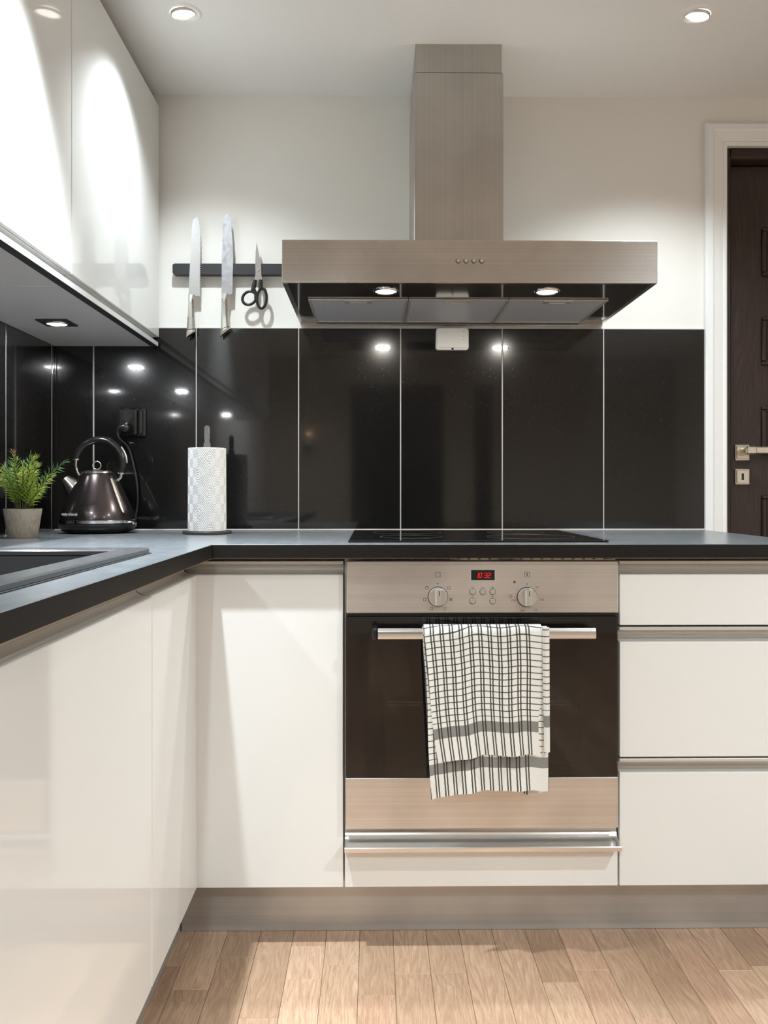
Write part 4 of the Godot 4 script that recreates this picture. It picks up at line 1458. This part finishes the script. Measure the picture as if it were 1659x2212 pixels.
# ------------------------------------------------------------------ potted plant
func plant() -> void:
	var c := Vector3(-0.868, CT, 0.385)
	var t := thing("potted_plant", "small green needle-leaved plant in a grey-brown wooden pot", "plant", c)
	part(t, "pot", lathe_at(c, [Vector2(0.0, 0.0), Vector2(0.0335, 0.0), Vector2(0.0345, 0.001), Vector2(0.0450, 0.0700), Vector2(0.0445, 0.0712), Vector2(0.0415, 0.0712), Vector2(0.0400, 0.064)], 48), M.pot_wood)
	part(t, "soil", lathe_at(c, [Vector2(0.0405, 0.064), Vector2(0.02, 0.067), Vector2(0.0, 0.068)], 32), M.soil)
	var r2 := RandomNumberGenerator.new()
	r2.seed = 77
	# sprigs: [tip offset from the pot centre, tone]
	var tips := []
	for k in 17:
		var a := TAU * k / 17.0 * 2.0 + r2.randf() * 0.5
		var rad := 0.012 + 0.045 * sqrt(r2.randf())
		tips.append([Vector3(cos(a) * rad, 0.118 + 0.078 * r2.randf() * (1.0 - rad * 6.0) + 0.02, sin(a) * rad), k % 5])
	tips.append([Vector3(0.110, 0.185, 0.020), 2])
	tips.append([Vector3(0.086, 0.152, 0.035), 1])
	tips.append([Vector3(0.062, 0.118, 0.040), 1])
	tips.append([Vector3(-0.015, 0.205, 0.015), 3])
	tips.append([Vector3(0.025, 0.190, 0.000), 3])
	tips.append([Vector3(-0.045, 0.150, 0.030), 4])
	tips.append([Vector3(0.020, 0.165, 0.045), 3])
	tips.append([Vector3(-0.020, 0.150, 0.050), 0])
	tips.append([Vector3(0.045, 0.140, 0.045), 0])
	var num := 0
	for q in tips:
		var tip: Vector3 = q[0]
		tip.x = maxf(tip.x, -0.050)
		var from := Vector3(tip.x * 0.22, 0.062, tip.z * 0.22)
		var ctrl := Vector3(tip.x * 0.35, lerpf(0.062, tip.y, 0.65), tip.z * 0.35)
		var pts := []
		var n := 14
		for k in n + 1:
			var s := k / float(n)
			pts.append(c + from.lerp(ctrl, s).lerp(ctrl.lerp(tip, s), s))
		var b := MB.new()
		b.tube(pts, [0.0013], 5)
		var sp := part(t, "sprig", b, M.stem)
		var nb := MB.new()
		var nn := 62
		for k in nn:
			var s := 0.22 + 0.78 * k / float(nn - 1)
			var f := s * n
			var i := mini(int(f), n - 1)
			var p: Vector3 = pts[i].lerp(pts[i + 1], f - i)
			var d: Vector3 = (pts[i + 1] - pts[i]).normalized()
			var a := k * 2.39996 + r2.randf() * 0.4
			var u := d.cross(Vector3(0.3, 0.2, 0.9)).normalized()
			var w := d.cross(u)
			var out := (u * cos(a) + w * sin(a))
			var len := (0.0155 + 0.012 * r2.randf()) * (1.0 if s < 0.85 else 0.75)
			var dir := (out * (0.95 if s < 0.9 else 0.5) + d * (0.75 if s < 0.9 else 1.1) + Vector3(0, -0.12, 0)).normalized()
			var e := p + dir * len
			e.x = maxf(e.x, WL + 0.012)
			var mid := p + dir * len * 0.5 + Vector3(0, 0.0012, 0)
			var sd := dir.cross(out + Vector3(0.01, 0.3, 0.02)).normalized() * 0.00105
			var up := sd.cross(dir).normalized() * 0.0007
			# a slim keeled needle
			var nrm := up.normalized()
			for g in [1.0, -1.0]:
				var n1: Vector3 = (nrm * g + sd.normalized() * 0.5).normalized()
				var n2: Vector3 = (nrm * g - sd.normalized() * 0.5).normalized()
				nb.tri(p, mid + sd, mid + up * g, n1, n1, n1)
				nb.tri(p, mid - sd, mid + up * g, n2, n2, n2)
				nb.tri(e, mid + sd, mid + up * g, n1, n1, n1)
				nb.tri(e, mid - sd, mid + up * g, n2, n2, n2)
		var nd := part(sp, "needles", nb, M["needle%d" % q[1]] if num != 20 else M.needle0)
		nd.set_meta("kind", "stuff")
		if num in [20, 21]:
			var rb := MB.new()
			for k in 6:
				var a := k * 1.05
				var dir := Vector3(cos(a) * 0.5, 1.0, sin(a) * 0.5).normalized()
				rb.tube([c + tip, c + tip + dir * 0.007, c + tip + dir * 0.013], [0.0008, 0.0012, 0.0002], 5)
			part(sp, "red_bud", rb, M.needle_red)
		num += 1


# ------------------------------------------------------------------ kitchen paper
func paper() -> void:
	var c := Vector3(-0.4500, CT, 0.200)
	var t := thing("paper_towel_holder", "dark grey paper towel holder with round foot and flat upright", "holder", c)
	part(t, "foot", lathe_at(c, [Vector2(0.0, 0.0), Vector2(0.064, 0.0), Vector2(0.0655, 0.0015), Vector2(0.0655, 0.0065), Vector2(0.064, 0.008), Vector2(0.0, 0.008)], 64), M.charcoal)
	var b := MB.new()
	b.tube([c + Vector3(0, 0.007, 0), c + Vector3(0, 0.225, 0)], [0.008], 16)
	part(t, "pole", b, M.charcoal)
	b = MB.new()
	var pr := V([-0.0095, 0.222, 0.0095, 0.222, 0.0088, 0.242, 0.0055, 0.250, 0.0070, 0.258])
	for k in 9:
		var a := PI * k / 8.0
		pr.append(Vector2(0.0070 * cos(a), 0.285 + 0.0075 * sin(a)))
	pr.append_array(V([-0.0070, 0.258, -0.0055, 0.250, -0.0088, 0.242]))
	var clean := PackedVector2Array()
	for p in pr:
		if clean.is_empty() or clean[-1].distance_to(p) > 1e-5: clean.append(p)
	b.prism(clean, -0.004, 0.004, Transform3D(Basis(), c))
	var top := part(t, "finial", b, mat("finial_grey", 0.16, 0.16, 0.165, 0.4))
	b = MB.new()
	b.tube([c + Vector3(0.0052, 0.270, 0.0042), c + Vector3(0.0052, 0.286, 0.0042)], [0.0013], 8)
	part(top, "finial_clip", b, M.profile_bright)

	var r := thing("paper_towel_roll", "roll of embossed white kitchen paper standing on the holder", "paper roll", c + Vector3(0, 0.0085, 0))
	# the embossing is real relief: rings and nested diamonds
	var vs := PackedVector3Array()
	var ns := PackedVector3Array()
	var ix := PackedInt32Array()
	var nu := 400
	var nv := 240
	var hgt := func(fu: float, fv: float) -> float:
		var px := fu * 10.0
		var py := fv * 4.6
		var best := 9.0
		var val := 0.0
		for i in range(int(px) - 1, int(px) + 3):
			for j in range(int(py) - 1, int(py) + 3):
				var dx := absf(px - i) * 0.0319
				var dy := absf(py - j) * 0.0485
				var l1 := dx * 1.25 + dy * 0.95
				if l1 < best:
					best = l1
					var dist := Vector2(dx, dy).length() if posmod(i + j, 2) == 0 and l1 < 0.016 else (dx + dy * 0.8)
					val = sin(dist * TAU / 0.0054)
		return 0.00065 * val
	for j in nv + 1:
		var fv := j / float(nv)
		var y := lerpf(0.0090, 0.2310, fv)
		var r0 := 0.0506 - 0.0008 * fv - (0.0008 if j == 0 or j == nv else 0.0)
		for i in nu + 1:
			var fu := fposmod(i / float(nu), 1.0)
			var a := TAU * fu
			var rr: float = r0 + hgt.call(fu, fv)
			vs.append(Vector3(cos(a) * rr, y - 0.0085, sin(a) * rr))
	for j in nv + 1:
		for i in nu + 1:
			var im := i - 1 if i > 0 else nu - 1
			var ip := i + 1 if i < nu else 1
			var du := vs[j * (nu + 1) + ip] - vs[j * (nu + 1) + im]
			var dv := vs[mini(j + 1, nv) * (nu + 1) + i] - vs[maxi(j - 1, 0) * (nu + 1) + i]
			ns.append(dv.cross(du).normalized())
	for j in nv:
		for i in nu:
			var k := j * (nu + 1) + i
			ix.append_array([k, k + 1, k + nu + 2, k, k + nu + 2, k + nu + 1])
	var arr := []
	arr.resize(Mesh.ARRAY_MAX)
	arr[Mesh.ARRAY_VERTEX] = vs
	arr[Mesh.ARRAY_NORMAL] = ns
	arr[Mesh.ARRAY_INDEX] = ix
	var am := ArrayMesh.new()
	am.add_surface_from_arrays(Mesh.PRIMITIVE_TRIANGLES, arr)
	place(r, "paper", am, M.kitchen_paper)
	b = MB.new()
	b.lathe(V([0.0494, 0.2310, 0.019, 0.2312]), 64, Transform3D(Basis(), c))
	b.lathe(V([0.019, 0.0088, 0.0510, 0.0090]), 64, Transform3D(Basis(), c))
	part(r, "paper_ends", b, M.paper_end)
	b = MB.new()
	b.lathe(V([0.019, 0.0090, 0.019, 0.2312]), 40, Transform3D(Basis(), c))
	part(r, "card_core", b, M.pot_wood)


# ------------------------------------------------------------------ socket, sensor, cord
func small_things() -> void:
	var z := TILE
	var sc := Vector3(-0.7075, 1.1965, z)
	var t := thing("double_socket", "glossy black wall socket on the black tiles above the kettle", "socket", sc)
	part(t, "plate", box(sc + Vector3(-0.041, -0.043, 0), sc + Vector3(0.041, 0.043, 0.009), 0.004), M.black_plastic)
	var b := MB.new()
	b.cbox(sc + Vector3(-0.034, -0.040, 0.009), sc + Vector3(0.018, 0.040, 0.020), 0.005)
	part(t, "socket_insert", b, M.black_plastic)
	for yy in [0.019, -0.019]:
		var c: Vector3 = sc + Vector3(-0.008, yy, 0.020)
		part(t, "socket_well", knob_at(c, [Vector2(0.0215, 0.0), Vector2(0.0205, 0.0028), Vector2(0.0185, 0.0028), Vector2(0.0178, 0.0004), Vector2(0.0, 0.0003)], 40), M.black_plastic)
		if yy > 0:
			for s in [-0.0095, 0.0095]:
				part(t, "pin_hole", knob_at(c + Vector3(s, 0, 0.0004), [Vector2(0.0, 0.0002), Vector2(0.0024, 0.0002), Vector2(0.0026, 0.0)], 16), M.black_gap)
	part(t, "rocker_switch", box(sc + Vector3(0.0215, -0.036, 0.009), sc + Vector3(0.0335, 0.038, 0.0175), 0.005), M.black_plastic)
	# plug and flex of the kettle
	var pc := sc + Vector3(-0.008, -0.019, 0.0205)
	t = thing("power_plug", "black plug with flex running down to the kettle", "plug", pc)
	b = MB.new()
	b.lathe(V([0.0175, 0.0, 0.0170, 0.010, 0.0125, 0.020, 0.0115, 0.026, 0.0, 0.027]), 32, Transform3D(Basis(Vector3(1, 0, 0), Vector3(0, 0, 1), Vector3(0, -1, 0)), pc))
	b.tube([pc + Vector3(-0.002, 0.004, 0.020), pc + Vector3(-0.014, 0.003, 0.021), pc + Vector3(-0.021, -0.003, 0.0205), pc + Vector3(-0.0225, -0.012, 0.0195)], [0.0078, 0.0068, 0.0055, 0.0042], 14)
	part(t, "plug_body", b, M.black_plastic)
	var cp := []
	var key := [pc + Vector3(-0.0225, -0.010, 0.0195), pc + Vector3(-0.0180, -0.030, 0.016), Vector3(-0.7130, 1.1200, 0.024), Vector3(-0.6990, 1.0700, 0.022), Vector3(-0.6900, 1.0200, 0.021), Vector3(-0.6880, 0.9600, 0.021), Vector3(-0.6960, 0.9100, 0.020), Vector3(-0.7000, 0.8870, 0.022), Vector3(-0.7200, 0.8845, 0.034)]
	var cv := Curve3D.new()
	for i in key.size():
		var tg: Vector3 = (key[mini(i + 1, key.size() - 1)] - key[maxi(i - 1, 0)]) / 6.0
		cv.add_point(key[i], -tg, tg)
	cv.bake_interval = 0.005
	for p in cv.get_baked_points():
		cp.append(p)
	b = MB.new()
	b.tube(cp, [0.0030], 10)
	part(t, "flex", b, M.black_rubber)

	var wc := Vector3(0.2292, 1.4395, z)
	t = thing("hob_sensor", "small white sensor box under the hood on the black tiles", "sensor", wc)
	b = MB.new()
	var pr := PackedVector2Array()
	for q in [[0.0395, 0.0235, 0], [-0.0395, 0.0235, 90], [-0.0395, -0.0235, 180], [0.0395, -0.0235, 270]]:
		for k in 7:
			var a := deg_to_rad(q[2] + 15.0 * k)
			pr.append(Vector2(q[0] + 0.008 * cos(a), q[1] + 0.008 * sin(a)))
	b.prism(pr, 0.0, 0.020, Transform3D(Basis(), wc))
	var inner := PackedVector2Array()
	for p in pr:
		inner.append(p * Vector2(0.93, 0.90) + Vector2(0.0, 0.002))
	b.prism(inner, 0.020, 0.0235, Transform3D(Basis(), wc))
	part(t, "housing", b, M.white_plastic)
	for q in [[0.0325, 0.021], [0.0325, 0.0075], [0.0325, -0.0030]]:
		part(t, "indicator_hole", knob_at(wc + Vector3(q[0], q[1], 0.0235), [Vector2(0.0, 0.0003), Vector2(0.0011, 0.0003), Vector2(0.0013, 0.0)], 12), M.charcoal)
	part(t, "lens", knob_at(wc + Vector3(0.0005, -0.0285, 0.020), [Vector2(0.0, 0.0006), Vector2(0.0030, 0.0004), Vector2(0.0033, 0.0)], 16), M.black_plastic)


# ------------------------------------------------------------------ what the glossy surfaces mirror, behind the camera
func rear_room() -> void:
	var b := MB.new()
	# rear wall with two openings
	var xs := [[-0.20, 0.60, 0.25, 1.92], [0.86, 1.02, 0.25, 1.92]]
	b.cbox(Vector3(WL - 0.15, 0, ZR), Vector3(-0.20, CEIL, ZR + 0.15))
	b.cbox(Vector3(0.60, 0, ZR), Vector3(0.86, CEIL, ZR + 0.15))
	b.cbox(Vector3(1.02, 0, ZR), Vector3(WR + 0.15, CEIL, ZR + 0.15))
	for q in xs:
		b.cbox(Vector3(q[0], 0, ZR), Vector3(q[1], q[2], ZR + 0.15))
		b.cbox(Vector3(q[0], q[3], ZR), Vector3(q[1], CEIL, ZR + 0.15))
	mat("rear_wall", 0.52, 0.45, 0.38, 0.8)
	struct("wall_rear", b, M.rear_wall)
	var n := 1
	for q in xs:
		var d := Node3D.new()
		d.name = "window_%d" % n
		n += 1
		add_child(d)
		d.position = Vector3((q[0] + q[1]) * 0.5, q[2], ZR + 0.03)
		d.set_meta("kind", "structure")
		b = MB.new()
		var f := 0.035
		b.cbox(Vector3(q[0], q[2], ZR), Vector3(q[0] + f, q[3], ZR + 0.06), 0.003)
		b.cbox(Vector3(q[1] - f, q[2], ZR), Vector3(q[1], q[3], ZR + 0.06), 0.003)
		b.cbox(Vector3(q[0] + f, q[2], ZR), Vector3(q[1] - f, q[2] + f, ZR + 0.06), 0.003)
		b.cbox(Vector3(q[0] + f, q[3] - f, ZR), Vector3(q[1] - f, q[3], ZR + 0.06), 0.003)
		part(d, "window_frame", b, M.wenge)
		part(d, "window_pane", box(Vector3(q[0] + f, q[2] + f, ZR + 0.02), Vector3(q[1] - f, q[3] - f, ZR + 0.026)), M.night)
	# wall candle
	var c := Vector3(-0.55, 1.42, ZR)
	var t := thing("candle_sconce", "lit candle on a dark wall sconce, mirrored in the black tiles", "candle", c)
	part(t, "bracket", box(c + Vector3(-0.02, -0.06, -0.09), c + Vector3(0.02, -0.045, 0.0), 0.003), M.charcoal)
	part(t, "dish", lathe_at(c + Vector3(0, -0.045, -0.07), [Vector2(0.0, 0.0), Vector2(0.05, 0.002), Vector2(0.055, 0.012), Vector2(0.05, 0.006), Vector2(0.0, 0.004)], 32), M.charcoal)
	part(t, "candle", lathe_at(c + Vector3(0, -0.041, -0.07), [Vector2(0.022, 0.0), Vector2(0.022, 0.09), Vector2(0.018, 0.093), Vector2(0.0, 0.09)], 24), M.white_plastic)
	part(t, "flame", lathe_at(c + Vector3(0, 0.053, -0.07), [Vector2(0.0, 0.0), Vector2(0.006, 0.008), Vector2(0.007, 0.014), Vector2(0.003, 0.028), Vector2(0.0, 0.036)], 16), M.flame_glow)
	var o := OmniLight3D.new()
	o.name = "flame_light"
	t.add_child(o)
	o.position = Vector3(0, 0.07, -0.07)
	o.light_color = Color(1.0, 0.82, 0.62)
	o.light_energy = 0.006
	o.light_size = 0.01
	o.omni_range = 8.0
	o.omni_attenuation = 2.0
	o.shadow_enabled = true
